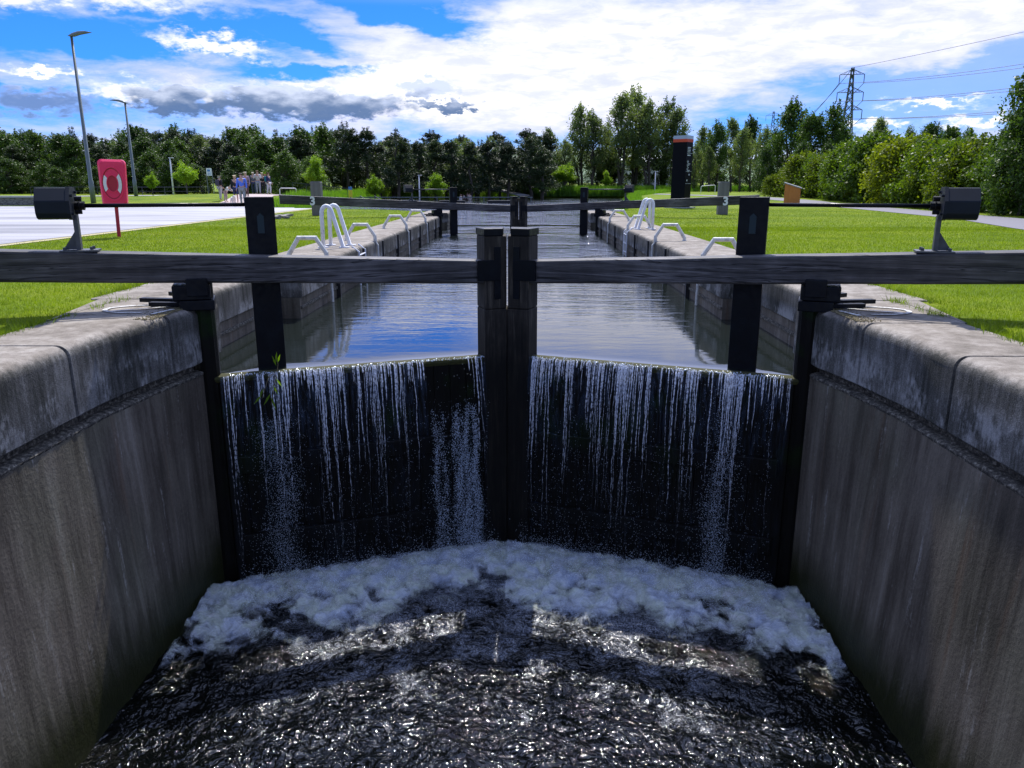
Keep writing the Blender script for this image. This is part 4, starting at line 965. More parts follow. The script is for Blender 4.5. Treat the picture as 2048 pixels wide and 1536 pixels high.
wl = ['upper', 'upper', 'middle', 'middle', 'lower', 'lower']
for i, (tx, tz) in enumerate(tips+[(0, h1)]):
    a = Vector((x1+tx*c12, y1+tx*s12, tz)); nm = wl[i] if i < 6 else 'topmost earth'
    sd_ = '' if i == 6 else ('left ' if tx < 0 else 'right ')
    for e, (bx_, by_), sag, where in ((0, (nxt.x, nxt.y), 2.5 if i == 6 else 7, 'running right from the tall pylon'), (1, (x2, y2), 11, 'running back to the distant pylon')):
        b = Vector((bx_+tx*c12, by_+tx*s12, tz+(10 if e == 0 else 12))); pts = []
        for k in range(25): q = k/24; p = a.lerp(b, q); p.z -= sag*4*q*(1-q); pts.append(p-a)
        mb = MB(); mb.tube(pts, .07 if e == 0 else .12, 4, caps=False); o = mb.build('power_cable', M['wire']); o.location = a
        tag(o, '%s %scable %s' % (nm, sd_, where), 'cable', 'power cables')

# ------------------------------------------------------------ vegetation
def leaves(C, size, rng, asp=.5, droop=0, up=.0):
    n = len(C); d = rng.normal(size=(n, 3)); d[:, 2] += up; d /= np.linalg.norm(d, axis=1)[:, None]
    e = np.cross(d, rng.normal(size=(n, 3))); e /= np.linalg.norm(e, axis=1)[:, None]
    s = (size*rng.uniform(.6, 1.35, n))[:, None]; d = d*s; e = e*s*asp
    V = np.stack([C-d, C+e*1.0, C+d, C-e], 1).reshape(-1, 3); F = np.arange(4*n).reshape(-1, 4); return V, F
def limb_mesh(limbs, sides=5):
    mb = MB()
    for pts, rr_ in limbs: mb.tube(pts, rr_, sides)
    me = bpy.data.meshes.new('trunk'); me.from_pydata([tuple(v) for v in mb.V], [], mb.F); me.polygons.foreach_set('use_smooth', [True]*len(me.polygons)); me.materials.append(M['bark']); return me
def bent(p, q, r, k=5, j=.06):
    p = Vector(p); q = Vector(q); L_ = (q-p).length; out = []
    for i in range(k+1):
        u = i/k; v = p.lerp(q, u); v += Vector((r.normal(), r.normal(), 0))*j*L_*math.sin(u*math.pi); v.z += .12*L_*math.sin(u*math.pi)*(1 if q.z > p.z else 0); out.append(v)
    return out
def make_tree(kind, seed):
    r = np.random.default_rng(seed); H = 1.0*8; limbs = []; C = []; sizes = []
    if kind == 'pine':
        limbs.append((bent((0, 0, 0), (r.normal()*.15, r.normal()*.15, H*.97), r, 8, .02), list(np.linspace(.16, .02, 9))))
        for k in range(46):
            z = H*r.uniform(.22, .98); f = (z/H); rad = (1.75*(1-f)**.6+.22)*r.uniform(.55, 1.15); a = r.uniform(0, 6.28)
            p = Vector((0, 0, z-rad*.15)); q = Vector((rad*math.cos(a), rad*math.sin(a), z+rad*.35))
            if r.random() < .6: limbs.append((bent(p, q, r, 3), [.035, .028, .02, .008]))
            for m in range(3):
                cc = p.lerp(q, .55+.22*m); n = 62; 
                C.append(np.array(cc)+r.normal(size=(n, 3))*np.array([.19, .19, .15])); 
            C.append(np.array(q)+np.array([0, 0, .25])*r.random((40, 1))+r.normal(size=(40, 3))*.05)
        for k in range(4):
            a = r.uniform(0, 6.28); C.append(np.array([.25*math.cos(a), .25*math.sin(a), H*.96])+np.array([0, 0, .75])*r.random((40, 1))+r.normal(size=(40, 3))*.06)
        size, asp = .11, .28
    elif kind in ('decid', 'birch'):
        tall = kind == 'birch'; W = 1.9 if tall else 2.0; zlo = .24 if tall else .03
        lean = r.normal()*.3; top = Vector((lean, r.normal()*.3, H*.9)); stems = 1 if not tall else 2
        for s_ in range(stems):
            tp = top+Vector((r.normal()*.5, r.normal()*.5, 0)); limbs.append((bent((s_*.25, 0, 0), tp, r, 8, .03), list(np.linspace(.15, .025, 9))))
        nb = 64 if tall else 66
        for k in range(nb):
            z = H*(zlo+(1.0-zlo)*r.random()**.85); f = (z/H-zlo)/(1-zlo); env = W*(math.sin(math.pi*min(1, (f*.80+.18)))**.7)*(1.0 if not tall else .85)*r.uniform(.75, 1.2)
            rad = env*math.sqrt(r.uniform(.12, 1.0)); a = r.uniform(0, 6.28)
            q = Vector((rad*math.cos(a)+lean*f, rad*math.sin(a), z)); z0 = max(H*.12, z-rad*.75-.3); p = Vector((lean*z0/H, 0, z0))
            if r.random() < .7: limbs.append((bent(p, q, r, 4, .08), [.045, .035, .026, .016, .006]))
            n = 80 if tall else 110; sp = .27 if tall else .33
            C.append(np.array(q)+r.normal(size=(n, 3))*np.array([sp, sp, sp*.72]))
            if r.random() < .5: cc = p.lerp(q, .65); C.append(np.array(cc)+r.normal(size=(n//2, 3))*np.array([sp*.8, sp*.8, sp*.6]))
            if r.random() < .75 and f > .35: C.append(np.array(q)+np.array([.25+r.normal()*.2, r.normal()*.2, r.uniform(.6, 1.15)])*r.random((48, 1))+r.normal(size=(48, 3))*.09)
        size, asp = (.085 if tall else .105), .6
    elif kind == 'young':
        limbs.append((bent((0, 0, 0), (0, 0, H*.6), r, 4, .02), list(np.linspace(.13, .06, 5))))
        for k in range(34):
            a = r.uniform(0, 6.28); t_ = r.uniform(.05, 1)**.7; z = H*r.uniform(.42, .62); q = Vector((1.75*t_*math.cos(a), 1.75*t_*math.sin(a), H*(1.04-.50*t_**1.3)*r.uniform(.72, 1.04))); p = Vector((0, 0, H*r.uniform(.28, .45)))
            limbs.append((bent(p, q, r, 4, .04), [.04, .03, .025, .015, .006]))
            for m in range(7):
                cc = p.lerp(q, .38+.65*m/6); C.append(np.array(cc)+r.normal(size=(62, 3))*np.array([.21, .21, .26]))
        size, asp = .11, .5
    elif kind in ('hedge', 'yellow'):
        for k in range(9):
            a = r.uniform(0, 6.28); q = Vector((2.0*r.random()*math.cos(a), 1.6*r.random()*math.sin(a), H*.36*r.uniform(.6, 1)))
            limbs.append((bent((r.normal()*.3, r.normal()*.3, 0), q, r, 4, .06), [.06, .05, .04, .02, .01]))
        nb = 120
        for k in range(nb):
            a = r.uniform(0, 6.28); rad = math.sqrt(r.random()); zf = r.random()**.75; env = math.sqrt(max(.05, 1-(zf*.92)**2.6))
            c = np.array([2.3*rad*env*math.cos(a), 1.9*rad*env*math.sin(a), .15+3.1*zf+r.normal()*.12]); n = 95
            C.append(c+r.normal(size=(n, 3))*np.array([.27, .27, .17]))
            if r.random() < .3 and zf > .75: C.append(c+np.array([r.normal()*.12, r.normal()*.12, .55])*r.random((40, 1))+r.normal(size=(40, 3))*.05)
        size, asp = .085, .6
    C = np.concatenate(C); C = C[C[:, 2] > .05]
    V, F = leaves(C, size, r, asp, up=.3 if kind == 'pine' else 0)
    me = npmesh(kind+'_crown', V, F); me.materials.append(M[{'pine': 'pine', 'decid': 'decid', 'birch': 'birch', 'young': 'young', 'hedge': 'hedge', 'yellow': 'yellow'}[kind]])
    return me, limb_mesh(limbs)
BANK = {}
for kd, n in (('pine', 4), ('decid', 4), ('birch', 3), ('young', 2), ('hedge', 3), ('yellow', 2)):
    BANK[kd] = [make_tree(kd, 100+17*i+len(kd)*3) for i in range(n)]
CAMZ = CZ
def ray(u, v):
    x = (u-1024)/1536; y = -(v-768)/1536; P = R(14.6); c, s_ = math.cos(R(.82)), math.sin(R(.82))
    d = (x, math.cos(P)+y*math.sin(P), -math.sin(P)+y*math.cos(P)); return (c*d[0]-s_*d[1], s_*d[0]+c*d[1], d[2])
def px(u, y, v=380):   # ground position whose image column (2048 wide) is u at distance y
    d = ray(u, v); return CX+y*d[0]/d[1]
LM = [(40, 'above the stone bench'), (120, 'left of the tallest lamp'), (180, 'behind the tallest lamp'), (240, 'behind the red lifebuoy housing'),
      (300, 'right of the red housing'), (350, 'behind the leftmost white lamp'), (400, 'left of the notice sign'), (440, 'behind the notice sign'), (500, 'behind the crowd'),
      (570, 'behind the braced railing'), (637, 'behind the left stop post'), (695, 'behind the yellow banner'), (745, 'behind the bank steps'), (800, 'behind the left far gearbox'), (850, 'behind the middle white lamp'),
      (925, 'behind the far water walkers'), (985, 'left of the far mitre'), (1040, 'behind the far mitre'), (1095, 'behind the gangway'), (1160, 'behind the right far paddle post'), (1225, 'behind the reeds'), (1308, 'behind the white lamp in the reeds'),
      (1368, 'behind the black totem'), (1440, 'behind the right stop post'), (1500, 'right of the right stop post'), (1560, 'behind the lectern'), (1640, 'left of the tall pylon'), (1706, 'below the tall pylon'), (1780, 'right of the tall pylon'), (1860, 'left of the right gearbox'), (1930, 'behind the right gearbox'), (2010, 'at the right edge')]
DESC = {'pine': ('pine_tree', 'dark pine', 'tree', 'dark pines of the shelter belt'), 'decid': ('broadleaf_tree', 'leafy green tree', 'tree', 'broadleaf trees of the shelter belt'), 'birch': ('birch_tree', 'airy grey green birch', 'tree', 'tall airy birches'),
        'young': ('young_tree', 'small bright lime green tree', 'tree', 'young bright trees on the grass'), 'hedge': ('hedge_bush', 'dense green hedge bush', 'bush', 'bushes of the right hedge'), 'yellow': ('hedge_bush', 'yellow green hedge bush', 'bush', 'bushes of the right hedge')}
TREES = []
def tree(kind, u, y, h, wsc=1.0, base=8.0, extra=None, dz=0):
    me, tr = random.choice(BANK[kind]); x = px(u, y); z = gz1(x, y)+dz; s = h/base
    nm, ds, cat, grp = DESC[kind]; t = thing(nm, None, cat, (x, y, z-.05), random.uniform(0, 6.28), grp); t.scale = (s*wsc, s*wsc, s)
    cr = bpy.data.objects.new('crown', me); COL.objects.link(cr); cr.parent = t
    tk = bpy.data.objects.new('trunk', tr); COL.objects.link(tk); tk.parent = t
    TREES.append((t, ds, u, y, h, extra)); return t
def top(v, y, z=.25, u=1024):  # height of something whose top is at image row v (2048 scale)
    d = ray(u, v); return CZ-z+y*d[2]/d[1]
rr2 = random.Random(3)
# back belt (skyline) then front belt
sky = [(-30, 300), (20, 268), (60, 272), (110, 300), (160, 282), (210, 290), (260, 272), (310, 265), (350, 262), (390, 272), (430, 280), (475, 265), (520, 262), (560, 268), (600, 268), (640, 262), (690, 252), (730, 262), (765, 262), (800, 238), (840, 262), (875, 258), (905, 258), (940, 262), (975, 258), (1010, 262), (1055, 250), (1090, 272)]
for i, (u, v) in enumerate(sky):
    y = rr2.uniform(100, 112); k = 'pine' if (u > 640 or i % 3 == 1) else 'decid'
    tree(k, u+rr2.uniform(-8, 8), y, top(v, y, .25, u)*1.02, 1.45 if k == 'pine' else 1.35)
for i, u in enumerate(range(-30, 1100, 25)):
    y = rr2.uniform(86, 96) if u < 640 else rr2.uniform(122, 130); v = 276+rr2.uniform(-5, 22); k = 'pine' if (rr2.random() < .5 or u > 600) else 'decid'
    if u > 640: v = 268+rr2.uniform(-8, 22)
    tree(k, u+rr2.uniform(-9, 9), y, top(v, y, .25, u), 1.6 if k == 'pine' else 1.4)
for i, u in enumerate(range(-25, 1100, 23)):   # more crowns of uneven height between the two belts
    y = rr2.uniform(96, 101) if u < 640 else rr2.uniform(113, 121); v = 270+rr2.uniform(-14, 30)
    tree(rr2.choice(['pine', 'birch', 'decid', 'pine']) if u < 640 else rr2.choice(['pine', 'pine', 'birch']), u+rr2.uniform(-10, 10), y, top(v, y, .25, u), rr2.uniform(1.1, 1.7))
for i, u in enumerate(range(-20, 1120, 36)):   # lower fringe
    y = rr2.uniform(80, 84) if u < 640 else rr2.uniform(121, 123); tree('decid', u+rr2.uniform(-12, 12), y, top(rr2.uniform(305, 342), y, .25, u), 1.7)
for i, u in enumerate(range(1110, 1540, 40)):
    y = rr2.uniform(128, 133); tree('decid', u+rr2.uniform(-12, 12), y, top(rr2.uniform(312, 340), y, .25, u), 1.7)
# birches and right-hand trees
for u, v, y in ((1105, 268, 126), (1130, 285, 124), (1158, 222, 128), (1185, 235, 126), (1212, 262, 130), (1240, 206, 127), (1270, 190, 130), (1292, 214, 126), (1322, 212, 129), (1345, 232, 127), (1225, 300, 134)):
    tree('birch', u, y, top(v, y, .25, u)*1.03, 1.05)
for u, v, y in ((1385, 280, 112), (1402, 250, 118), (1432, 256, 114), (1462, 248, 116), (1478, 262, 108), (1500, 246, 112), (1522, 262, 104), (1352, 300, 116), (1418, 300, 108)):
    tree('birch' if u % 4 else 'decid', u, y, top(v, y, .25, u)*1.02, .9)
for u, v, y in ((1540, 268, 88), (1575, 215, 84), (1612, 238, 80), (1655, 222, 80), (1680, 262, 78), (1530, 300, 80), (1596, 290, 74), (1648, 290, 74)):
    tree('decid', u, y, top(v, y, .25, u)*1.02, 1.0)
for u, v, y in ((1738, 248, 92), (1808, 262, 95), (1848, 256, 92), (1885, 262, 88), (1925, 268, 86), (1960, 282, 84), (1770, 290, 96)):
    tree('birch' if u in (1738, 1808) else 'decid', u, y, top(v, y, .25, u)*1.02, 1.0)
# hedge along the towpath
hb = [(1588, 338, 68, 'yellow'), (1612, 322, 64, 'yellow'), (1640, 326, 62, 'hedge'), (1664, 322, 60, 'yellow'), (1690, 312, 57, 'hedge'), (1716, 296, 56, 'hedge'), (1745, 290, 53, 'hedge'), (1775, 288, 52, 'hedge'), (1800, 292, 48, 'yellow'), (1832, 292, 47, 'yellow'), (1860, 296, 44.5, 'hedge'),
      (1890, 298, 43, 'yellow'), (1925, 292, 41, 'hedge'), (1955, 290, 39.5, 'yellow'), (1990, 300, 38, 'hedge'), (2040, 300, 36, 'hedge'), (2090, 300, 34, 'hedge'), (1730, 340, 54, 'yellow'), (1905, 345, 40.5, 'hedge'), (1550, 360, 66, 'yellow')]
for u, v, y, k in hb: tree(k, u, y, top(v, y, 0, u)*1.10, 1.0, base=3.45)
for u, v, y in ((2016, 225, 34), (2046, 150, 33), (2080, 160, 32), (1996, 262, 38)): tree('decid', u, y, top(v, y, 0, u), 1.0)
# young bright trees
for u, v, y, w_ in ((633, 314, 66, 1.35), (512, 318, 84, 1.5), (750, 316, 96, 1.2), (873, 318, 98, 1.6), (374, 314, 76, 1.45), (305, 340, 62, 1.2), (1128, 318, 119, 1.6), (1212, 342, 119, 1.3)):
    tree('young', u, y, top(v, y, .25, u), w_)
# labels: look + landmark, and order among look-alikes at the same landmark
from collections import defaultdict
gr = defaultdict(list)
for T_ in TREES:
    t, ds, u, y, h, ex = T_; lm = min(LM, key=lambda q: abs(q[0]-u))[1]; gr[(ds, lm)].append(T_)
words = {2: ['left', 'right']}
for (ds, lm), L_ in gr.items():
    L_.sort(key=lambda q: q[2])
    if len(L_) == 1: L_[0][0]['label'] = '%s %s' % (ds, lm)
    else:
        nw = ['leftmost', '2nd', '3rd']+['%dth' % q for q in range(4, 30)]
        for i, q in enumerate(L_):
            pos = nw[i] if i < len(L_)-1 else 'rightmost'
            q[0]['label'] = '%s %s, %s of %d' % (ds, lm, pos if pos in ('leftmost', 'rightmost') else pos+' from left', len(L_))

# reeds and rough grass
def blades(name, xy, hmin, hmax, wd, m, seed, lean=.25, zoff=0, seg=1, zfn=None):
    r = np.random.default_rng(seed); n = len(xy); x, y = xy[:, 0], xy[:, 1]; z = (gz(x, y) if zfn is None else zfn(x, y))+zoff
    h = r.uniform(hmin, hmax, n); a = r.uniform(0, 6.28, n); w_ = wd*r.uniform(.6, 1.3, n)
    dx, dy = np.cos(a)*w_, np.sin(a)*w_; lx, ly = r.normal(0, lean, n)*h, r.normal(0, lean, n)*h
    b = np.stack([x, y, z-.01], 1)
    V = np.stack([b-np.stack([dx, dy, 0*dx], 1), b+np.stack([dx, dy, 0*dx], 1), b+np.stack([lx, ly, h], 1)], 1).reshape(-1, 3)
    return link(name, npmesh(name, V, np.arange(3*n).reshape(-1, 3)), m=m)
r = np.random.default_rng(5)
n = 34000; t0 = r.random(n); xx = 0+t0*34; yy = 116.2+r.random(n)*4.0; zf = lambda x, y: np.full_like(x, -.5)
tag(blades('reeds', np.stack([xx, yy], 1), .9, 1.75, .05, M['reed'], 6, .12, zfn=zf), 'tall green reed bank at the far water', 'reeds', kind='stuff')
n = 26000; yy = r.uniform(44, 116, n); sd2 = np.where(r.random(n) < .5, -1, 1); off = r.uniform(-.8, 1.4, n)
xx = np.where(sd2 < 0, xl(yy)-off, xr(yy)+off)
xx2 = r.uniform(-26, 0, 9000); yy2 = 117+r.uniform(-.5, 3, 9000)
tag(blades('bank_grass', np.stack([np.concatenate([xx, xx2]), np.concatenate([yy, yy2])], 1), .2, .6, .03, M['reed'], 7, .2), 'rough long grass on the basin banks', 'grass', kind='stuff')
# mown lawn blades
def lawn(x0, x1, y0, y1, n, seed, h0, h1, wd):
    r = np.random.default_rng(seed); y = y0+(y1-y0)*r.random(n)**1.5; x = r.uniform(x0, x1, n); return np.stack([x, y], 1), h0, h1, wd
PT = []
for sx in (-1, 1):
    for (a, b, y0, y1, n, h0, h1, wd) in ((4.34, 10.5, 4.6, 11.8, 110000, .022, .052, .0035), (4.45, 17, 11, 24, 130000, .025, .055, .007), (4.45, 22, 22, 42, 60000, .025, .05, .012)):
        r = np.random.default_rng(int(a*10+y0+sx)); y = y0+(y1-y0)*r.random(n)**1.4; x = a+(b-a)*r.random(n)**1.15
        k = np.ones(n, bool)
        k &= ~((y > 7.2) & (y < 8.28) & (x < 4.36+.2*(y-7.2))); k &= ~((y > 8.28) & (y < 11.7) & (x < 4.76)); k &= ~((sx < 0) & (x > 10.8)); k &= ~((sx > 0) & (x > np.interp(y, [8, 15, 23, 30, 38], [11.6, 12.8, 14.5, 16.4, 17.3])))
        PT.append((np.stack([sx*x[k], y[k]], 1), h0, h1, wd))
Vv = []; 
for i, (xy, h0, h1, wd) in enumerate(PT):
    o = blades('tmp', xy, h0, h1, wd, M['grassblade'], 60+i, .35); me = o.data; c_ = np.empty(len(me.vertices)*3, np.float32); me.vertices.foreach_get('co', c_); Vv.append(c_.reshape(-1, 3)); bpy.data.objects.remove(o); bpy.data.meshes.remove(me)
Vv = np.concatenate(Vv); tag(link('lawn_grass', npmesh('lawn_grass', Vv, np.arange(len(Vv)).reshape(-1, 3)), m=M['grassblade']), 'short mown lawn grass beside the lock', 'grass', kind='stuff')

# ------------------------------------------------------------ people
PM = {}
def pm(c, r=.8):
    k = tuple(c)
    if k not in PM: PM[k] = mat('cloth', None, c, r)
    return PM[k]
SKIN = mat('skin', None, (.50, .30, .22), .5)
def skin(name, verts, edges, rad, m, parent, sub=1):
    me = bpy.data.meshes.new('s'); me.from_pydata(verts, edges, []); ob = bpy.data.objects.new('s', me); COL.objects.link(ob)
    md = ob.modifiers.new('s', 'SKIN'); md.use_smooth_shade = True
    for i, r_ in enumerate(rad): me.skin_vertices[0].data[i].radius = r_ if isinstance(r_, tuple) else (r_, r_); 
    me.skin_vertices[0].data[0].use_root = True
    s2 = ob.modifiers.new('u', 'SUBSURF'); s2.levels = sub; s2.render_levels = sub
    bpy.context.view_layer.update(); e = ob.evaluated_get(bpy.context.evaluated_depsgraph_get()); out = bpy.data.meshes.new_from_object(e)
    bpy.data.objects.remove(ob); out.materials.clear(); out.materials.append(m); out.name = name
    return link(name, out, parent)
def person(u, y, lab, top_, legs, hair=(.08, .05, .03), h=1.72, rz=0., stride=.10, arm='down', bag=None, group='people walking on the path', zoff=0, shorts=False, bend=0):
    x = px(u, y); t = thing('person', lab, 'person', (x, y, gz1(x, y)+.03+zoff), rz, group); k = h/1.75; t.scale = (k, k, k)
    P = {'pel': (0, 0, .95), 'sp': (0, -.02, 1.15), 'ch': (0, -.01, 1.36), 'nk': (0, 0, 1.50), 'hd': (0, -.02, 1.60), 'ht': (0, -.01, 1.70)}
    if bend:
        for q in ('sp', 'ch', 'nk', 'hd', 'ht'): dz = P[q][2]-.95; P[q] = (0, P[q][1]-dz*math.sin(bend), .95+dz*math.cos(bend))
    s = stride
    for sd_, g_ in (('l', 1), ('r', -1)):
        P['hip'+sd_] = (.10*g_, 0, .90); P['kn'+sd_] = (.11*g_, -s*g_*.7-.02, .50); P['an'+sd_] = (.11*g_, -s*g_+.03, .09); P['to'+sd_] = (.13*g_, -s*g_-.13, .035)
        cx_, cy_, cz_ = P['ch']; P['sh'+sd_] = (.19*g_, cy_, cz_+.06)
        if arm == 'down': P['el'+sd_] = (.25*g_, cy_+.03, 1.15); P['wr'+sd_] = (.26*g_, cy_-.10, .92)
        elif arm == 'up': P['el'+sd_] = (.26*g_, cy_-.15, 1.18); P['wr'+sd_] = (.10*g_, cy_-.32, 1.38)
        elif arm == 'lean': P['el'+sd_] = (.27*g_, cy_-.12, 1.08); P['wr'+sd_] = (.20*g_, cy_-.38, .98)
    names = list(P); idx = {n_: i for i, n_ in enumerate(names)}; V = [P[n_] for n_ in names]
    E = [('pel', 'sp'), ('sp', 'ch'), ('ch', 'nk'), ('nk', 'hd'), ('hd', 'ht')]
    for q in 'lr': E += [('pel', 'hip'+q), ('hip'+q, 'kn'+q), ('kn'+q, 'an'+q), ('an'+q, 'to'+q), ('ch', 'sh'+q), ('sh'+q, 'el'+q), ('el'+q, 'wr'+q)]
    rad = {'pel': (.14, .10), 'sp': (.13, .09), 'ch': (.15, .10), 'nk': .055, 'hd': (.075, .09), 'ht': (.07, .085)}
    for q in 'lr': rad.update({'hip'+q: .085, 'kn'+q: .06, 'an'+q: .04, 'to'+q: .035, 'sh'+q: .055, 'el'+q: .042, 'wr'+q: .028})
    R_ = [rad[n_] for n_ in names]; Ed = [(idx[a], idx[b]) for a, b in E]
    for q, g_ in (('l', 1), ('r', -1)):                              # palm and five fingers
        wv = Vector(P['wr'+q]); d = (wv-Vector(P['el'+q])).normalized(); sdv = d.cross(Vector((1, 0, 0))).normalized()
        V.append(tuple(wv+d*.07)); R_.append(.026); pi = len(V)-1; Ed.append((idx['wr'+q], pi))
        for f_, l_ in ((-.03, .07), (-.01, .085), (.01, .08), (.03, .06)): V.append(tuple(wv+d*(.08+l_)+sdv*f_)); R_.append(.009); Ed.append((pi, len(V)-1))
        V.append(tuple(wv+d*.08+sdv*-.055)); R_.append(.010); Ed.append((idx['wr'+q], len(V)-1))
    skin('body', V, Ed, R_, SKIN, t)
    def sub(nm, keys, edges, scale, m):
        ii = {n_: i for i, n_ in enumerate(keys)}; rs = []
        for n_ in keys:
            r_ = rad[n_]; rs.append(tuple(v*scale+.008 for v in r_) if isinstance(r_, tuple) else r_*scale+.008)
        return skin(nm, [P[n_] for n_ in keys], [(ii[a], ii[b]) for a, b in edges], rs, m, t)
    rad2 = dict(rad); rad['sh'+'l'] = rad['sh'+'r'] = .062
    sub('shirt', ['ch', 'sp', 'pel', 'shl', 'ell', 'shr', 'elr', 'wrl', 'wrr'], [('ch', 'sp'), ('sp', 'pel'), ('ch', 'shl'), ('shl', 'ell'), ('ch', 'shr'), ('shr', 'elr'), ('ell', 'wrl'), ('elr', 'wrr')] if not shorts else [('ch', 'sp'), ('sp', 'pel'), ('ch', 'shl'), ('shl', 'ell'), ('ch', 'shr'), ('shr', 'elr'), ('ell', 'wrl'), ('elr', 'wrr')][:6]+[('ell', 'wrl'), ('elr', 'wrr')], 1.13, pm(top_))
    ks = ['pel', 'hipl', 'hipr', 'knl', 'knr']+([] if shorts else ['anl', 'anr']); es = [('pel', 'hipl'), ('pel', 'hipr'), ('hipl', 'knl'), ('hipr', 'knr')]+([] if shorts else [('knl', 'anl'), ('knr', 'anr')])
    sub('trousers', ks, es, 1.16, pm(legs))
    hv = Vector(P['hd']); up_ = (Vector(P['ht'])-hv).normalized()
    skin('hair', [tuple(hv+up_*.045+Vector((0, .025, 0))), tuple(hv+up_*.13+Vector((0, .0, 0))), tuple(hv+Vector((0, .05, -.05)))], [(0, 1), (0, 2)], [(.092, .095), (.07, .08), .06], pm(hair), t)
    mb = MB(); hz_ = Vector(P['hd']); mb.add([hz_+Vector((-.012, -.095, -.02)), hz_+Vector((.012, -.095, -.02)), hz_+Vector((0, -.12, -.015)), hz_+Vector((0, -.09, .03))], [(0, 1, 2), (0, 2, 3), (1, 3, 2), (0, 3, 1)])
    for g_ in (-1, 1): mb.box(hz_+Vector((.085*g_, 0, 0)), (.02, .03, .05))
    mb.build('face_features', SKIN, t)
    if bag: mb = MB(); mb.box((0, .19, 1.24), (.30, .17, .42)); mb.build('backpack', pm(bag), t, bevel=.04)
    return t
W_ = (.62, .62, .66)
person(484, 46, 'tall person in bright blue shirt and grey trousers at the front of the crowd', (.10, .20, .75), (.30, .32, .34), (.06, .04, .03), 1.86, .15, .12)
person(471, 50, 'person in black top and navy shorts just left of the bright blue shirt', (.012, .012, .02), (.02, .03, .09), (.6, .5, .35), 1.70, .1, .10, shorts=True)
person(440, 52, 'person in black top with dark backpack and pale trousers at the left of the crowd', (.015, .013, .02), (.50, .46, .48), (.35, .33, .28), 1.58, 2.6, .06, bag=(.06, .05, .09))
person(450, 50.5, 'bending person in white top in front of the black backpack walker', (.62, .62, .6), (.40, .30, .30), (.5, .45, .35), 1.25, 1.4, .03, 'lean', bend=.9)
person(493, 55, 'person in patterned pale top behind the bright blue shirt', (.30, .22, .30), (.10, .05, .05), (.5, .45, .38), 1.72, 0, .1)
person(508, 64, 'person in grey jacket and dark blue trousers right of the blue shirt', (.10, .10, .16), (.03, .04, .10), (.55, .5, .42), 1.76, .3, .1, bag=(.12, .12, .2))
person(517, 62, 'person in white shirt and grey trousers with hands raised in the crowd', (.45, .45, .48), (.26, .28, .34), (.12, .07, .04), 1.80, .2, .05, 'up')
person(526, 64, 'person in black coat and black trousers in the crowd', (.01, .01, .014), (.012, .012, .02), (.5, .42, .3), 1.74, .4, .08)
person(532, 66, 'person in dark maroon top at the right of the crowd', (.06, .012, .03), (.03, .03, .06), (.2, .05, .03), 1.70, .5, .08)
person(538, 64, 'person in navy top with turquoise backpack at the right end of the crowd', (.012, .02, .10), (.55, .54, .62), (.10, .05, .03), 1.75, 1.3, .08, bag=(.01, .22, .30))
g2 = 'people by the far water'
person(921, 95, 'person in white standing nearest the far water left of the mitre posts', (.55, .55, .56), (.5, .5, .52), h=1.75, rz=1.2, group=g2, zoff=-.1)
person(931, 103, 'person in pink white top bending over by the far water', (.6, .5, .5), (.10, .06, .06), h=1.7, rz=-1.2, arm='lean', bend=.6, group=g2)
person(935, 104, 'person in dark clothes behind the bending one at the far water', (.02, .02, .02), (.03, .03, .03), h=1.78, group=g2)
person(939, 102, 'person in pale jacket at the right of the far water trio', (.5, .45, .42), (.40, .36, .34), h=1.7, rz=.5, group=g2)
person(1052, 123, 'person in white top on the far path behind the reeds', (.6, .62, .62), (.05, .06, .07), h=1.75, rz=1.0, group=g2)
person(1068, 122, 'person in grey blue top and black trousers on the far path behind the reeds', (.20, .24, .32), (.01, .01, .015), h=1.82, rz=.2, group=g2)
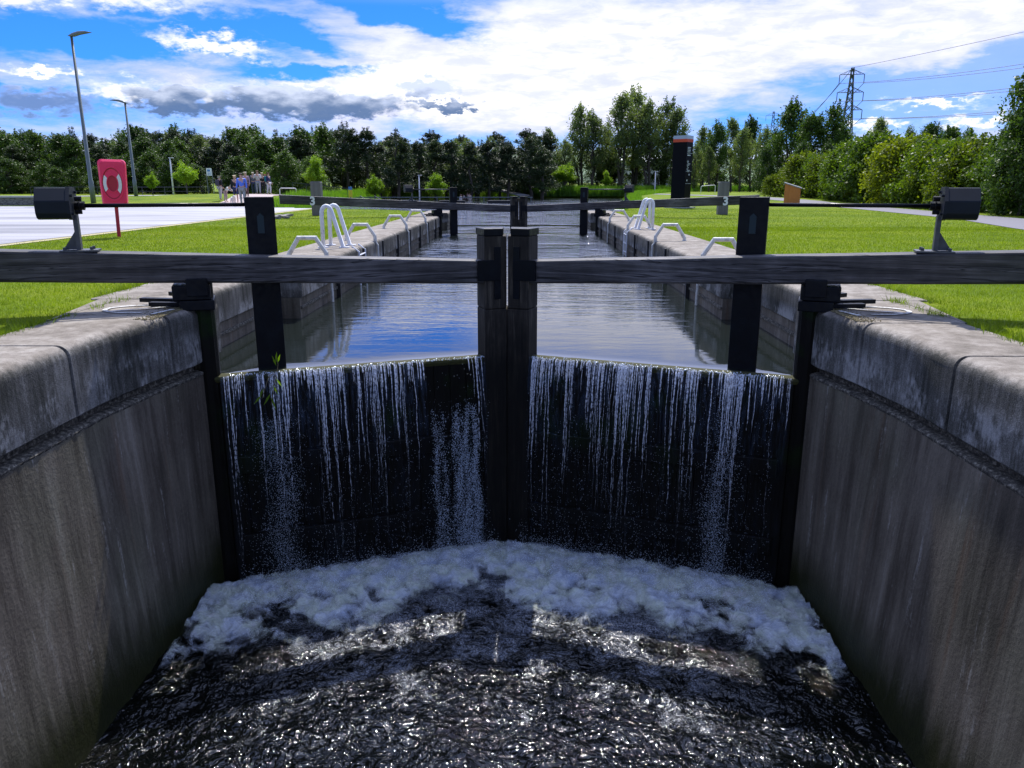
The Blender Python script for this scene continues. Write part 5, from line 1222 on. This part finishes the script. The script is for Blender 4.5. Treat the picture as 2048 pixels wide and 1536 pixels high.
# small dog between the walkers
def dog(u, y):
    x = px(u, y); t = thing('dog', 'small white dog walking beside the bright blue shirt', 'dog', (x, y, gz1(x, y)+.03), .6)
    P = [(0, 0, .34), (0, -.22, .36), (0, .2, .35), (0, -.34, .46), (0, -.46, .47), (.07, -.22, .2), (.07, -.23, .03), (-.07, -.2, .2), (-.07, -.18, .03), (.07, .22, .2), (.07, .25, .12), (.07, .22, .03), (-.07, .22, .2), (-.07, .26, .12), (-.07, .24, .03), (0, .34, .46), (.04, -.33, .55), (-.04, -.33, .55)]
    E_ = [(0, 1), (0, 2), (1, 3), (3, 4), (1, 5), (5, 6), (1, 7), (7, 8), (2, 9), (9, 10), (10, 11), (2, 12), (12, 13), (13, 14), (2, 15), (3, 16), (3, 17)]
    skin('body', P, E_, [.10, .12, .10, .075, .035, .04, .025, .04, .025, .045, .025, .022, .045, .025, .022, .015, .02, .02], pm((.6, .58, .55)), t)
dog(464, 48)
for nm in ('signwhite',): pass

# dry debris and crumbs on the coping beside the hinges
for sx in (-1, 1):
    r = np.random.default_rng(90+sx); n = 900
    pp = np.stack([sx*(3.32+np.abs(r.normal(0, .10, n))), r.uniform(7.2, 8.2, n), np.full(n, .006)], 1); pp = pp[np.abs(pp[:, 0]) > 3.34]
    V, F = drops(pp, r.uniform(.003, .011, len(pp))); V[:, 2] = .004+(V[:, 2]-.006)*.5
    o = link('leaf_litter', npmesh('leaf_litter', V, F), m=M['seal']); tag(o, 'dry brown litter scattered on the coping edge by the %s near hinge' % side[sx], 'litter', 'litter on the near copings', kind='stuff')
# stray weeds rooted along the coping edge and in the ledge
r = np.random.default_rng(77); pts = []
for sx in (-1, 1):
    for k in range(46):
        y = r.uniform(5.0, 11.5); x = 4.30 if y < 8.5 else 4.72; n = int(r.uniform(15, 60)); pts.append(np.stack([sx*(x+r.normal(0, .04, n)), y+r.normal(0, .07, n)], 1))
o = blades('edge_weeds', np.concatenate(pts), .05, .13, .004, M['grassblade'], 78, .5); tag(o, 'longer unmown grass tufts leaning over the edge of the copings', 'grass', kind='stuff')
